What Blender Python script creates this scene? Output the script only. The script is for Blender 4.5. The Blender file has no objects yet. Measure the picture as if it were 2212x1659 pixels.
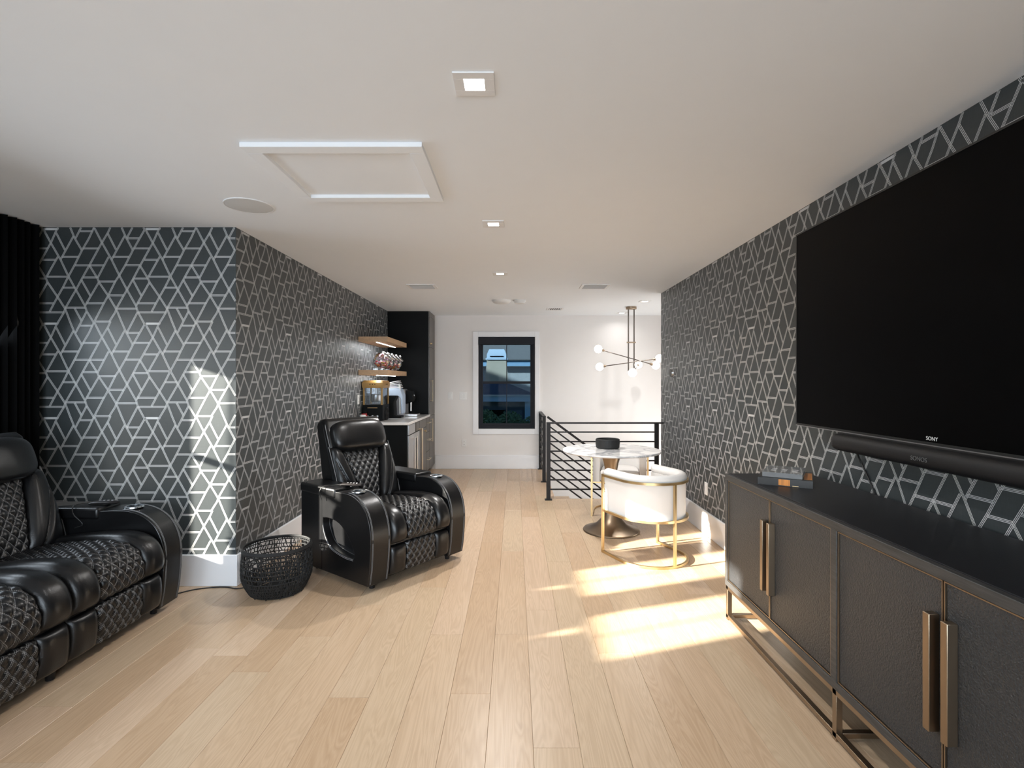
import bpy, bmesh, math, random
from mathutils import Vector, Matrix
random.seed(7)
PI = math.pi
S = bpy.context.scene
COL = S.collection

# ------------------------------------------------------------------ camera, world, sun, daylight, exposure
cam_d = bpy.data.cameras.new('camera'); cam = bpy.data.objects.new('camera', cam_d); COL.objects.link(cam)
cam.location = (0, 0, 1.39); cam.rotation_euler = (PI/2, 0, 0)
cam_d.sensor_width = 36; cam_d.lens = 36*1115/2212
cam_d.shift_x = -6/2212; cam_d.shift_y = -5.5/2212
cam_d.clip_start = .05; cam_d.clip_end = 300
S.camera = cam

W = bpy.data.worlds.new('sky'); S.world = W; W.use_nodes = True
wn = W.node_tree; wn.nodes.clear()
wo = wn.nodes.new('ShaderNodeOutputWorld'); wb = wn.nodes.new('ShaderNodeBackground')
sk = wn.nodes.new('ShaderNodeTexSky'); sk.sky_type = 'NISHITA'; sk.sun_disc = False
sk.sun_elevation = math.radians(17.8); sk.sun_rotation = math.radians(251); sk.altitude = 20
wn.links.new(sk.outputs[0], wb.inputs[0]); wn.links.new(wb.outputs[0], wo.inputs[0])
wb.inputs[1].default_value = .20

SUNDIR = Vector((1, .34, -.34))
def light(name, typ, loc, direction, energy, color, **kw):
    d = bpy.data.lights.new(name, typ); o = bpy.data.objects.new(name, d); COL.objects.link(o)
    o.location = loc; o.rotation_euler = Vector(direction).to_track_quat('-Z', 'Y').to_euler()
    d.energy = energy; d.color = color
    for k, v in kw.items(): setattr(d, k, v)
    return o
light('sun', 'SUN', (-20, -6, 8), SUNDIR, 24.0, (1, .91, .77), angle=math.radians(.9))
for i, (a, b) in enumerate(((1.22, 1.79), (1.99, 2.535), (2.745, 3.30))):
    light('daylight_left_window', 'AREA', (-3.45, (a+b)/2, 1.25), (1, 0, -.55), 9, (.80, .90, 1), shape='RECTANGLE', size=b-a, size_y=1.38, spread=math.radians(150))
light('daylight_rear_window', 'AREA', (-.75, -2.45, 1.25), (0, 1, -.30), 70, (.84, .92, 1), shape='RECTANGLE', size=3.6, size_y=1.7, spread=math.radians(120))
light('stairwell_fill_lamp', 'AREA', (3.05, 7.2, .3), (-1, 0, .1), 24, (1, .96, .92), shape='RECTANGLE', size=1.5, size_y=1.6)  # added fill lamp brightening the far end; the stairwell wall has no window
vs = S.view_settings
vs.view_transform = 'Standard'; vs.look = 'None'; vs.exposure = 1.0; vs.gamma = 1; vs.use_curve_mapping = False
S.cycles.use_denoising = True
S.cycles.max_bounces = 8; S.cycles.diffuse_bounces = 5; S.cycles.use_adaptive_sampling = True; S.cycles.adaptive_threshold = .025; S.cycles.transparent_max_bounces = 16
S.cycles.sample_clamp_indirect = 6; S.cycles.caustics_reflective = False; S.cycles.caustics_refractive = False

# ------------------------------------------------------------------ materials
MATS = {}
def nd(nt, t, **kw):
    n = nt.nodes.new(t)
    for k, v in kw.items(): setattr(n, k, v)
    return n
def math_n(nt, op, a, b=None, c=None):
    n = nd(nt, 'ShaderNodeMath', operation=op)
    for i, v in enumerate((a, b, c)):
        if v is None: continue
        if isinstance(v, (int, float)): n.inputs[i].default_value = v
        else: nt.links.new(v, n.inputs[i])
    return n.outputs[0]
def mixc(nt, f, a, b):
    n = nd(nt, 'ShaderNodeMix', data_type='RGBA')
    for i, v in ((0, f), (6, a), (7, b)):
        if isinstance(v, (int, float)): n.inputs[i].default_value = v
        elif isinstance(v, (tuple, list)): n.inputs[i].default_value = (*v[:3], 1)
        else: nt.links.new(v, n.inputs[i])
    return n.outputs[2]
def mat(name, col, rough=.5, metal=0, spec=.5, var=.12, vscale=8, bump=0, bscale=60, stretch=(1, 1, 1), emit=0, ecol=None, coat=0, rvar=0, bdist=.002):
    """principled material with procedural tone variation and relief"""
    if name in MATS: return MATS[name]
    m = bpy.data.materials.new(name); m.use_nodes = True; nt = m.node_tree
    p = nt.nodes['Principled BSDF']
    tc = nd(nt, 'ShaderNodeTexCoord'); mp = nd(nt, 'ShaderNodeMapping'); mp.inputs['Scale'].default_value = stretch
    nt.links.new(tc.outputs['Object'], mp.inputs[0])
    n = nd(nt, 'ShaderNodeTexNoise'); n.inputs['Scale'].default_value = vscale; n.inputs['Detail'].default_value = 4
    nt.links.new(mp.outputs[0], n.inputs['Vector'])
    c0 = tuple(max(0, x*(1-var)) for x in col); c1 = tuple(min(1, x*(1+var)) for x in col)
    nt.links.new(mixc(nt, n.outputs[0], c0, c1), p.inputs['Base Color'])
    p.inputs['Roughness'].default_value = rough; p.inputs['Metallic'].default_value = metal
    p.inputs['Specular IOR Level'].default_value = spec
    if rvar: nt.links.new(math_n(nt, 'MULTIPLY_ADD', n.outputs[0], rvar, rough-rvar/2), p.inputs['Roughness'])
    if coat: p.inputs['Coat Weight'].default_value = coat
    if bump:
        b = nd(nt, 'ShaderNodeTexNoise'); b.inputs['Scale'].default_value = bscale; b.inputs['Detail'].default_value = 3
        nt.links.new(mp.outputs[0], b.inputs['Vector'])
        bn = nd(nt, 'ShaderNodeBump'); bn.inputs['Strength'].default_value = bump; bn.inputs['Distance'].default_value = bdist
        nt.links.new(b.outputs[0], bn.inputs['Height']); nt.links.new(bn.outputs[0], p.inputs['Normal'])
    if emit:
        p.inputs['Emission Color'].default_value = (*(ecol or col), 1); p.inputs['Emission Strength'].default_value = emit
    MATS[name] = m; return m

M = {}
M['ceiling'] = mat('ceiling_paint', (.86, .89, .92), .9, bump=.04, bscale=150, var=.01, spec=.2)
M['white_wall'] = mat('warm_white_wall_paint', (.80, .78, .765), .85, bump=.05, bscale=120, var=.015, spec=.2)
M['trim'] = mat('white_trim_paint', (.82, .83, .85), .45, var=.01)
M['white_plastic'] = mat('white_plastic', (.80, .80, .79), .4, var=.01)
M['grey_plastic'] = mat('grey_plastic', (.25, .25, .26), .4, var=.04)
M['fixture'] = mat('light_fixture_trim', (.80, .80, .80), .5, var=.01)
M['print'] = mat('wallpaper_silver_line', (.64, .65, .655), .5, var=.05, vscale=40, spec=.4)
M['black_paint'] = mat('black_panel_paint', (.003, .0035, .004), .5, var=.2, spec=.12)
M['black_metal'] = mat('black_powdercoat_metal', (.014, .012, .012), .42, var=.15, bump=.05, bscale=300, spec=.25)
M['leather'] = mat('black_leather', (.005, .005, .0055), .30, var=.2, bump=.22, bscale=190, spec=.42, rvar=.12)
M['piping'] = mat('grey_stitched_piping', (.16, .16, .165), .5, var=.4, vscale=160)
M['steel'] = mat('brushed_steel', (.62, .62, .63), .28, 1, var=.06)
M['blue_steel'] = mat('cup_holder_steel', (.66, .70, .74), .25, 1, var=.05)
M['dark_hole'] = mat('dark_lining', (.004, .004, .004), .9, var=.1, spec=.1)
M['brass'] = mat('brushed_brass', (.62, .45, .25), .34, 1, var=.08, vscale=30)
M['pale_brass'] = mat('pale_champagne_brass', (.70, .62, .50), .35, 1, var=.06)
M['bronze'] = mat('brushed_bronze', (.34, .26, .185), .34, 1, var=.12, vscale=14)
M['gold_chair'] = mat('satin_gold_metal', (.70, .51, .27), .33, 1, var=.06)
M['white_fabric'] = mat('white_boucle_fabric', (.80, .78, .76), .95, var=.03, bump=.25, bscale=420, spec=.15)
M['sb_wood'] = mat('charcoal_oak', (.040, .039, .038), .5, var=.75, vscale=14, stretch=(12, 1, 12), bump=.35, bscale=22, spec=.5)
M['sb_top'] = mat('black_leather_top', (.010, .010, .012), .42, var=.2, bump=.15, bscale=240, spec=.35)
M['sb_door'] = mat('charcoal_pebbled_leather', (.021, .0225, .025), .40, var=.12, vscale=20, bump=1.0, bscale=170, spec=.5, bdist=.006)
M['tv_screen'] = mat('tv_screen', (.001, .001, .0012), .35, var=.05, spec=.06)
M['tv_bezel'] = mat('tv_bezel', (.02, .02, .02), .3, var=.1)
M['sb_black'] = mat('soundbar_black_plastic', (.006, .006, .007), .5, var=.1, bump=.3, bscale=900, spec=.35)
M['logo'] = mat('pale_logo_print', (.6, .6, .6), .4, var=.02)
M['logo_dim'] = mat('grey_logo_print', (.10, .10, .10), .4, var=.02)
M['shelf'] = mat('light_oak_shelf', (.52, .34, .20), .5, var=.25, vscale=6, stretch=(8, 1, 14), bump=.08, bscale=40)
M['cab_front'] = mat('taupe_stained_veneer', (.085, .075, .065), .38, var=.3, vscale=8, stretch=(6, 6, .6), spec=.6)
M['counter'] = mat('white_quartz_counter', (.74, .73, .72), .12, var=.03, vscale=5)
M['red'] = mat('red_plastic', (.35, .02, .02), .4)
M['pop_gold'] = mat('popcorn_gold_enamel', (.30, .175, .05), .45, var=.08)
M['ice_blue'] = mat('pale_blue_plastic', (.42, .52, .66), .35, var=.06)
M['paper'] = mat('white_paper', (.72, .74, .78), .8, var=.05)
M['coffee_grey'] = mat('coffee_machine_grey', (.33, .33, .34), .35, .3, var=.06)
M['bulb'] = mat('lit_opal_glass', (.95, .93, .88), .3, emit=2.6, ecol=(1, .96, .88))
M['downlight'] = mat('lit_downlight_lens', (.95, .95, .95), .3, emit=7.0, ecol=(1, .98, .95))
M['led'] = mat('lit_led_strip', (.95, .95, .95), .3, emit=5, ecol=(.95, .98, 1))
M['grille'] = mat('speaker_grille', (.64, .64, .63), .7, var=.04, bump=.3, bscale=900)
M['bronze_rod'] = mat('dark_bronze_rod', (.12, .10, .085), .35, 1, var=.1)
M['blind'] = mat('black_curtain_fabric', (.0012, .0012, .0014), .95, var=.3, vscale=30, bump=.2, bscale=500, spec=.15)
M['frame_dark'] = mat('dark_window_frame', (.008, .009, .014), .5, var=.15, spec=.2)
M['vent_dark'] = mat('vent_shadow_slot', (.10, .10, .10), .7)
M['book_black'] = mat('black_book_cover', (.008, .008, .009), .35, var=.2)
M['book_grey'] = mat('glossy_grey_book_cover', (.20, .21, .22), .12, var=.2, vscale=30, coat=.6)
M['orange'] = mat('orange_book_print', (.75, .22, .03), .4, var=.7, vscale=9, stretch=(12, .4, .4))
M['pages'] = mat('book_pages', (.22, .22, .22), .6, var=.5, vscale=30, stretch=(1, 1, 20))
M['rope'] = mat('black_paper_rope', (.007, .007, .007), .75, var=.3, vscale=80, bump=.3, bscale=500)
M['cable'] = mat('black_rubber_cable', (.008, .008, .008), .5, var=.1)
M['bowl'] = mat('matte_black_ceramic', (.010, .010, .010), .6, var=.2, vscale=20)
M['riser'] = mat('white_stair_paint', (.72, .70, .68), .6, var=.02)
M['stucco'] = mat('cream_stucco', (.62, .52, .38), .9, var=.06, vscale=20, bump=.3, bscale=40)
M['trim_shade'] = mat('trim_with_blue_shade', (.30, .50, .66), .7, var=.04)  # white trim with the blue of sky-lit shade put into its colour
M['chim_cap'] = mat('chimney_cap_with_blue_shade', (.62, .72, .80), .7, var=.04)  # bluish cast of outdoor shade put into the pale colour
M['siding'] = mat('pale_shingle_siding', (.56, .54, .50), .85, var=.10, vscale=6)
M['roof'] = mat('grey_brown_shingle', (.19, .18, .165), .9, var=.45, vscale=14, bump=.4, bscale=30)
M['roof_dark'] = mat('dark_shingle_with_blue_shade', (.035, .055, .085), .9, var=.4, vscale=10, bump=.4, bscale=30)  # dark shingle with the blue of open-sky shade mixed into the colour
M['garage_wall'] = mat('garage_wall_with_blue_shade', (.055, .085, .115), .8, var=.1)  # blue of the sky-lit shade tinted into the wall colour
M['garage_door'] = mat('garage_door_with_blue_shade', (.07, .11, .15), .7, var=.1)  # blue shade cast built into the door colour
M['leaf'] = mat('dark_green_leaves', (.14, .21, .085), .6, var=.5, vscale=6)
M['bark'] = mat('bark', (.08, .06, .045), .9, var=.3)
M['lawn'] = mat('lawn', (.06, .10, .04), .95, var=.4, vscale=3)

def glass_mat(name, tint=(1, 1, 1), gloss=.06, fres=.8):
    m = bpy.data.materials.new(name); m.use_nodes = True; nt = m.node_tree; nt.nodes.clear()
    o = nd(nt, 'ShaderNodeOutputMaterial'); t = nd(nt, 'ShaderNodeBsdfTransparent'); g = nd(nt, 'ShaderNodeBsdfGlossy')
    lw = nd(nt, 'ShaderNodeLayerWeight'); lw.inputs[0].default_value = .25
    n = nd(nt, 'ShaderNodeTexNoise'); n.inputs['Scale'].default_value = 3
    t.inputs[0].default_value = (*tint, 1); g.inputs['Roughness'].default_value = .03
    mx = nd(nt, 'ShaderNodeMixShader')
    f = math_n(nt, 'MULTIPLY_ADD', lw.outputs['Fresnel'], fres, gloss)
    f = math_n(nt, 'MULTIPLY', f, math_n(nt, 'MULTIPLY_ADD', n.outputs[0], .1, .95))
    nt.links.new(f, mx.inputs[0]); nt.links.new(t.outputs[0], mx.inputs[1]); nt.links.new(g.outputs[0], mx.inputs[2])
    nt.links.new(mx.outputs[0], o.inputs[0]); return m
M['glass'] = glass_mat('clear_window_glass', (.96, .98, 1), .02)
M['dimming_glass'] = glass_mat('view_dimming_window_glass', (.30, .38, .46), .0, .06)  # tint added to darken and blue the overbright view outside
M['jar_glass'] = glass_mat('clear_jar_glass', (.93, .95, .97), .10)

def wallpaper_mat():
    m = bpy.data.materials.new('charcoal_linen_wallpaper'); m.use_nodes = True; nt = m.node_tree
    p = nt.nodes['Principled BSDF']; tc = nd(nt, 'ShaderNodeTexCoord')
    w = []
    for st in ((260, 260, 14), (14, 14, 260)):
        mp = nd(nt, 'ShaderNodeMapping'); mp.inputs['Scale'].default_value = st
        n = nd(nt, 'ShaderNodeTexNoise'); n.inputs['Scale'].default_value = 1.4; n.inputs['Detail'].default_value = 2
        nt.links.new(tc.outputs['Object'], mp.inputs[0]); nt.links.new(mp.outputs[0], n.inputs['Vector']); w.append(n.outputs[0])
    s = math_n(nt, 'MULTIPLY', math_n(nt, 'ADD', w[0], w[1]), .5)
    nt.links.new(mixc(nt, s, (.018, .0235, .0255), (.043, .053, .056)), p.inputs['Base Color'])
    p.inputs['Roughness'].default_value = .46; p.inputs['Specular IOR Level'].default_value = .6
    p.inputs['Sheen Weight'].default_value = .08; p.inputs['Sheen Roughness'].default_value = .45
    b = nd(nt, 'ShaderNodeBump'); b.inputs['Strength'].default_value = .25; b.inputs['Distance'].default_value = .001
    nt.links.new(s, b.inputs['Height']); nt.links.new(b.outputs[0], p.inputs['Normal'])
    return m
M['wallpaper'] = wallpaper_mat()

def oak_mat():
    m = bpy.data.materials.new('pale_oak_plank'); m.use_nodes = True; nt = m.node_tree
    p = nt.nodes['Principled BSDF']; tc = nd(nt, 'ShaderNodeTexCoord'); oi = nd(nt, 'ShaderNodeObjectInfo')
    off = nd(nt, 'ShaderNodeVectorMath', operation='SCALE'); off.inputs[0].default_value = (37, 91, 13)
    nt.links.new(oi.outputs['Random'], off.inputs['Scale'])
    add = nd(nt, 'ShaderNodeVectorMath', operation='ADD')
    nt.links.new(tc.outputs['Object'], add.inputs[0]); nt.links.new(off.outputs[0], add.inputs[1])
    mp = nd(nt, 'ShaderNodeMapping'); mp.inputs['Scale'].default_value = (11, .9, 1); nt.links.new(add.outputs[0], mp.inputs[0])
    big = nd(nt, 'ShaderNodeTexNoise'); big.inputs['Scale'].default_value = .9; big.inputs['Detail'].default_value = 3; big.inputs['Distortion'].default_value = .8
    nt.links.new(mp.outputs[0], big.inputs['Vector'])
    # cathedral rings: bands of the stretched noise field
    rings = math_n(nt, 'FRACT', math_n(nt, 'MULTIPLY', big.outputs[0], 16))
    rings = math_n(nt, 'ABSOLUTE', math_n(nt, 'SUBTRACT', rings, .5))
    mp2 = nd(nt, 'ShaderNodeMapping'); mp2.inputs['Scale'].default_value = (150, 5, 1); nt.links.new(add.outputs[0], mp2.inputs[0])
    fine = nd(nt, 'ShaderNodeTexNoise'); fine.inputs['Scale'].default_value = 1.0; fine.inputs['Detail'].default_value = 4
    nt.links.new(mp2.outputs[0], fine.inputs['Vector'])
    kn = nd(nt, 'ShaderNodeTexVoronoi'); kn.inputs['Scale'].default_value = 1.0
    mp3 = nd(nt, 'ShaderNodeMapping'); mp3.inputs['Scale'].default_value = (2.2, 1.1, 1); nt.links.new(add.outputs[0], mp3.inputs[0])
    nt.links.new(mp3.outputs[0], kn.inputs['Vector'])
    knot = nd(nt, 'ShaderNodeMapRange'); knot.inputs['From Min'].default_value = .055; knot.inputs['From Max'].default_value = .012
    nt.links.new(kn.outputs['Distance'], knot.inputs['Value'])
    ramp = nd(nt, 'ShaderNodeValToRGB'); e = ramp.color_ramp.elements
    e[0].position = 0; e[0].color = (.53, .37, .235, 1); e[1].position = 1; e[1].color = (.66, .50, .355, 1)
    for pos, c in ((.3, (.585, .425, .285)), (.55, (.575, .44, .30)), (.8, (.615, .45, .315))):
        x = e.new(pos); x.color = (*c, 1)
    nt.links.new(oi.outputs['Random'], ramp.inputs[0])
    dark = nd(nt, 'ShaderNodeVectorMath', operation='MULTIPLY'); dark.inputs[1].default_value = (.70, .65, .58)
    nt.links.new(ramp.outputs[0], dark.inputs[0])
    t = math_n(nt, 'MULTIPLY_ADD', rings, .95, math_n(nt, 'MULTIPLY', fine.outputs[0], .45))
    t = math_n(nt, 'SUBTRACT', t, .05)
    n3 = nd(nt, 'ShaderNodeClamp'); nt.links.new(t, n3.inputs[0])
    c = mixc(nt, math_n(nt, 'MULTIPLY', n3.outputs[0], .9), ramp.outputs[0], dark.outputs[0])
    c = mixc(nt, math_n(nt, 'MULTIPLY', knot.outputs[0], .6), c, (.20, .13, .09))
    nt.links.new(c, p.inputs['Base Color'])
    nt.links.new(math_n(nt, 'MULTIPLY_ADD', fine.outputs[0], .12, .28), p.inputs['Roughness'])
    p.inputs['Specular IOR Level'].default_value = .45
    b = nd(nt, 'ShaderNodeBump'); b.inputs['Strength'].default_value = .06; b.inputs['Distance'].default_value = .001
    nt.links.new(fine.outputs[0], b.inputs['Height']); nt.links.new(b.outputs[0], p.inputs['Normal'])
    return m
M['oak'] = oak_mat()

QA, QB = .027, .036      # half diamond of the quilting, metres
def quilt_mat():
    m = bpy.data.materials.new('black_quilted_leather'); m.use_nodes = True; nt = m.node_tree
    p = nt.nodes['Principled BSDF']; uv = nd(nt, 'ShaderNodeUVMap'); sp = nd(nt, 'ShaderNodeSeparateXYZ')
    nt.links.new(uv.outputs[0], sp.inputs[0])
    pq = [math_n(nt, op, sp.outputs[0], sp.outputs[1]) for op in ('ADD', 'SUBTRACT')]
    th = None
    for i, a in enumerate(pq):
        d = math_n(nt, 'ABSOLUTE', math_n(nt, 'SUBTRACT', math_n(nt, 'FRACT', math_n(nt, 'ADD', a, .5)), .5))
        line = math_n(nt, 'COMPARE', d, .060, .020)
        dash = math_n(nt, 'GREATER_THAN', math_n(nt, 'FRACT', math_n(nt, 'MULTIPLY', pq[1-i], 7)), .3)
        l = math_n(nt, 'MULTIPLY', line, dash)
        th = l if th is None else math_n(nt, 'MAXIMUM', th, l)
    nt.links.new(mixc(nt, th, (.005, .005, .0055), (.20, .20, .205)), p.inputs['Base Color'])
    nt.links.new(math_n(nt, 'MULTIPLY_ADD', th, .3, .30), p.inputs['Roughness'])
    p.inputs['Specular IOR Level'].default_value = .45
    n = nd(nt, 'ShaderNodeTexNoise'); n.inputs['Scale'].default_value = 200; tc = nd(nt, 'ShaderNodeTexCoord')
    nt.links.new(tc.outputs['Object'], n.inputs['Vector'])
    b = nd(nt, 'ShaderNodeBump'); b.inputs['Strength'].default_value = .15; b.inputs['Distance'].default_value = .002
    nt.links.new(n.outputs[0], b.inputs['Height']); nt.links.new(b.outputs[0], p.inputs['Normal'])
    return m
M['quilt'] = quilt_mat()

def marble_mat():
    m = bpy.data.materials.new('white_veined_marble'); m.use_nodes = True; nt = m.node_tree
    p = nt.nodes['Principled BSDF']; tc = nd(nt, 'ShaderNodeTexCoord')
    n = nd(nt, 'ShaderNodeTexNoise'); n.inputs['Scale'].default_value = 2.4; n.inputs['Detail'].default_value = 6; n.inputs['Distortion'].default_value = 1.6
    nt.links.new(tc.outputs['Object'], n.inputs['Vector'])
    v = math_n(nt, 'ABSOLUTE', math_n(nt, 'SUBTRACT', n.outputs[0], .5))
    mr = nd(nt, 'ShaderNodeMapRange'); mr.inputs['From Min'].default_value = 0; mr.inputs['From Max'].default_value = .05
    nt.links.new(v, mr.inputs['Value'])
    nt.links.new(mixc(nt, mr.outputs[0], (.42, .43, .45), (.84, .83, .82)), p.inputs['Base Color'])
    p.inputs['Roughness'].default_value = .12
    return m
M['marble'] = marble_mat()

# ------------------------------------------------------------------ mesh helpers
class B:
    def __init__(s): s.v = []; s.f = []; s.uv = None
    def add(s, vs, fs):
        o = len(s.v); s.v += [tuple(p) for p in vs]; s.f += [tuple(i+o for i in f) for f in fs]; return s
    def box(s, x0, x1, y0, y1, z0, z1):
        vs = [(x, y, z) for z in (z0, z1) for y in (y0, y1) for x in (x0, x1)]
        return s.add(vs, [(0, 2, 3, 1), (4, 5, 7, 6), (0, 1, 5, 4), (2, 6, 7, 3), (0, 4, 6, 2), (1, 3, 7, 5)])
    def obox(s, c, ax, ay, az):
        c, ax, ay, az = map(Vector, (c, ax, ay, az))
        vs = [c+ax*i+ay*j+az*k for k in (-1, 1) for j in (-1, 1) for i in (-1, 1)]
        return s.add(vs, [(0, 2, 3, 1), (4, 5, 7, 6), (0, 1, 5, 4), (2, 6, 7, 3), (0, 4, 6, 2), (1, 3, 7, 5)])
    def cyl(s, p0, p1, r0, r1=None, n=16, cap=True):
        r1 = r0 if r1 is None else r1
        p0, p1 = Vector(p0), Vector(p1); d = (p1-p0).normalized()
        a = d.orthogonal().normalized(); b = d.cross(a)
        vs = [p+(a*math.cos(t)+b*math.sin(t))*r for p, r in ((p0, r0), (p1, r1)) for t in [2*PI*i/n for i in range(n)]]
        fs = [(i, (i+1) % n, n+(i+1) % n, n+i) for i in range(n)]
        if cap: fs += [tuple(range(n-1, -1, -1)), tuple(range(n, 2*n))]
        return s.add(vs, fs)
    def lathe(s, prof, n=32, c=(0, 0, 0), close=False, mod=None):
        vs = []; k = len(prof)
        for i in range(n):
            t = 2*PI*i/n; m = mod(t) if mod else 1
            vs += [(c[0]+r*m*math.cos(t), c[1]+r*m*math.sin(t), c[2]+z) for r, z in prof]
        fs = [(i*k+j, ((i+1) % n)*k+j, ((i+1) % n)*k+j+1, i*k+j+1) for i in range(n) for j in range(k-1)]
        if close: fs += [(i*k+k-1, ((i+1) % n)*k+k-1, ((i+1) % n)*k, i*k) for i in range(n)]
        return s.add(vs, fs)
    def sphere(s, c, r, nu=20, nv=12, sc=(1, 1, 1)):
        vs = [(c[0], c[1], c[2]-r*sc[2])]
        for j in range(1, nv):
            ph = -PI/2+PI*j/nv
            vs += [(c[0]+r*sc[0]*math.cos(ph)*math.cos(2*PI*i/nu), c[1]+r*sc[1]*math.cos(ph)*math.sin(2*PI*i/nu), c[2]+r*sc[2]*math.sin(ph)) for i in range(nu)]
        vs.append((c[0], c[1], c[2]+r*sc[2])); L = len(vs)-1
        fs = [(0, 1+(i+1) % nu, 1+i) for i in range(nu)]
        for j in range(nv-2):
            a = 1+j*nu; fs += [(a+i, a+(i+1) % nu, a+nu+(i+1) % nu, a+nu+i) for i in range(nu)]
        a = 1+(nv-2)*nu; fs += [(a+i, a+(i+1) % nu, L) for i in range(nu)]
        return s.add(vs, fs)
    def prism(s, poly, axis, a, b):
        """polygon in the plane across axis, extruded from a to b"""
        n = len(poly)
        def P(p, h): return {'x': (h, p[0], p[1]), 'y': (p[0], h, p[1]), 'z': (p[0], p[1], h)}[axis]
        vs = [P(p, a) for p in poly]+[P(p, b) for p in poly]
        return s.add(vs, [tuple(range(n-1, -1, -1)), tuple(range(n, 2*n))]+[(i, (i+1) % n, n+(i+1) % n, n+i) for i in range(n)])
    def sweep(s, path, prof, up=(0, 0, 1), closed=False):
        """profile (side, up) carried along a path with mitred corners"""
        P = [Vector(p) for p in path]; n = len(P); k = len(prof); up = Vector(up); vs = []
        for i in range(n):
            a = P[i]-P[i-1] if (i > 0 or closed) else P[1]-P[0]
            b = P[(i+1) % n]-P[i] if (i < n-1 or closed) else P[i]-P[i-1]
            a.normalize(); b.normalize(); t = (a+b).normalized()
            side = t.cross(up)
            if side.length < 1e-4: side = t.orthogonal()
            side.normalize(); u2 = side.cross(t)
            mi = 1/max(.35, math.sqrt(max(0, (1+a.dot(b))/2)))
            bend = (b-a); 
            for (q, h) in prof:
                # stretch across the mitre only in the bending plane
                off = side*q+u2*h
                if bend.length > 1e-5:
                    bd = bend.normalized(); off += bd*off.dot(bd)*(mi-1)
                vs.append(P[i]+off)
        fs = []
        for i in range(n if closed else n-1):
            j = (i+1) % n
            fs += [(i*k+m, i*k+(m+1) % k, j*k+(m+1) % k, j*k+m) for m in range(k)]
        if not closed: fs += [tuple(range(k)), tuple(range((n-1)*k+k-1, (n-1)*k-1, -1))]
        return s.add(vs, fs)
    def tube(s, path, r, n=8, closed=False):
        return s.sweep(path, [(r*math.cos(2*PI*i/n), r*math.sin(2*PI*i/n)) for i in range(n)], closed=closed)
    def grid(s, fn, nu, nv, uvfn=None):
        o = len(s.v)
        for i in range(nu+1):
            for j in range(nv+1): s.v.append(tuple(fn(i/nu, j/nv)))
        s.f += [(o+i*(nv+1)+j, o+(i+1)*(nv+1)+j, o+(i+1)*(nv+1)+j+1, o+i*(nv+1)+j+1) for i in range(nu) for j in range(nv)]
        if uvfn: s.uv = [uvfn(i/nu, j/nv) for i in range(nu+1) for j in range(nv+1)]
        return s
    def mesh(s, name, smooth=True, ang=38):
        me = bpy.data.meshes.new(name); me.from_pydata(s.v, [], s.f); me.validate()
        bm = bmesh.new(); bm.from_mesh(me); bmesh.ops.recalc_face_normals(bm, faces=bm.faces); bm.to_mesh(me); bm.free()
        if s.uv:
            l = me.uv_layers.new(name='UVMap')
            for lp in me.loops: l.data[lp.index].uv = s.uv[lp.vertex_index]
        if smooth:
            for p in me.polygons: p.use_smooth = True
            me.set_sharp_from_angle(angle=math.radians(ang))
        return me
    def build(s, name, m, parent=None, bevel=0, seg=2, loc=None, rot=None, smooth=True, ang=38):
        me = s.mesh(name, smooth, ang); me.materials.append(m)
        return put(name, me, parent, bevel, seg, loc, rot)
def put(name, me, parent=None, bevel=0, seg=2, loc=None, rot=None):
    o = bpy.data.objects.new(name, me); COL.objects.link(o); o.parent = parent
    if loc is not None: o.location = loc
    if rot is not None: o.rotation_euler = rot
    if bevel:
        b = o.modifiers.new('bevel', 'BEVEL'); b.width = bevel; b.segments = seg; b.limit_method = 'ANGLE'; b.angle_limit = math.radians(40)
        b.harden_normals = False
    return o
def tag(o, label, cat, group=None, kind=None):
    o['label'] = label; o['category'] = cat
    if group: o['group'] = group
    if kind: o['kind'] = kind
    return o
def thing(name, label, cat, loc=(0, 0, 0), rz=0, group=None):
    o = bpy.data.objects.new(name, None); COL.objects.link(o); o.location = loc; o.rotation_euler = (0, 0, rz); o.empty_display_size = .1
    return tag(o, label, cat, group)
def struct(o, label, cat): return tag(o, label, cat, kind='structure')
def cut(o, cutter):
    """subtract a builder's shape from object o, baked into its mesh"""
    me = cutter.mesh('cut', False); c = bpy.data.objects.new('cut', me); COL.objects.link(c)
    c.parent = o
    md = o.modifiers.new('cut', 'BOOLEAN'); md.operation = 'DIFFERENCE'; md.object = c; md.solver = 'EXACT'
    bpy.context.view_layer.update()
    dg = bpy.context.evaluated_depsgraph_get()
    nm = bpy.data.meshes.new_from_object(o.evaluated_get(dg)); o.modifiers.clear()
    old = o.data; o.data = nm; nm.name = old.name
    bpy.data.objects.remove(c); bpy.data.meshes.remove(me)
    for p in nm.polygons: p.use_smooth = True
    nm.set_sharp_from_angle(angle=math.radians(38))
def catmull(pts, n):
    """n+1 points evenly spaced by length along a smooth curve through pts"""
    P = [Vector(p) for p in pts]; P = [P[0]*2-P[1]]+P+[P[-1]*2-P[-2]]; out = []
    for i in range(1, len(P)-2):
        for k in range(24):
            t = k/24; a, b, c, d = P[i-1:i+3]
            out.append(.5*((2*b)+(c-a)*t+(2*a-5*b+4*c-d)*t*t+(3*b-a-3*c+d)*t**3))
    out.append(P[-2]); L = [0]
    for a, b in zip(out, out[1:]): L.append(L[-1]+(b-a).length)
    res = []; j = 0
    for i in range(n+1):
        s = L[-1]*i/n
        while j < len(L)-2 and L[j+1] < s: j += 1
        f = (s-L[j])/max(1e-9, L[j+1]-L[j]); res.append(out[j].lerp(out[j+1], min(1, max(0, f))))
    return res
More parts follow.
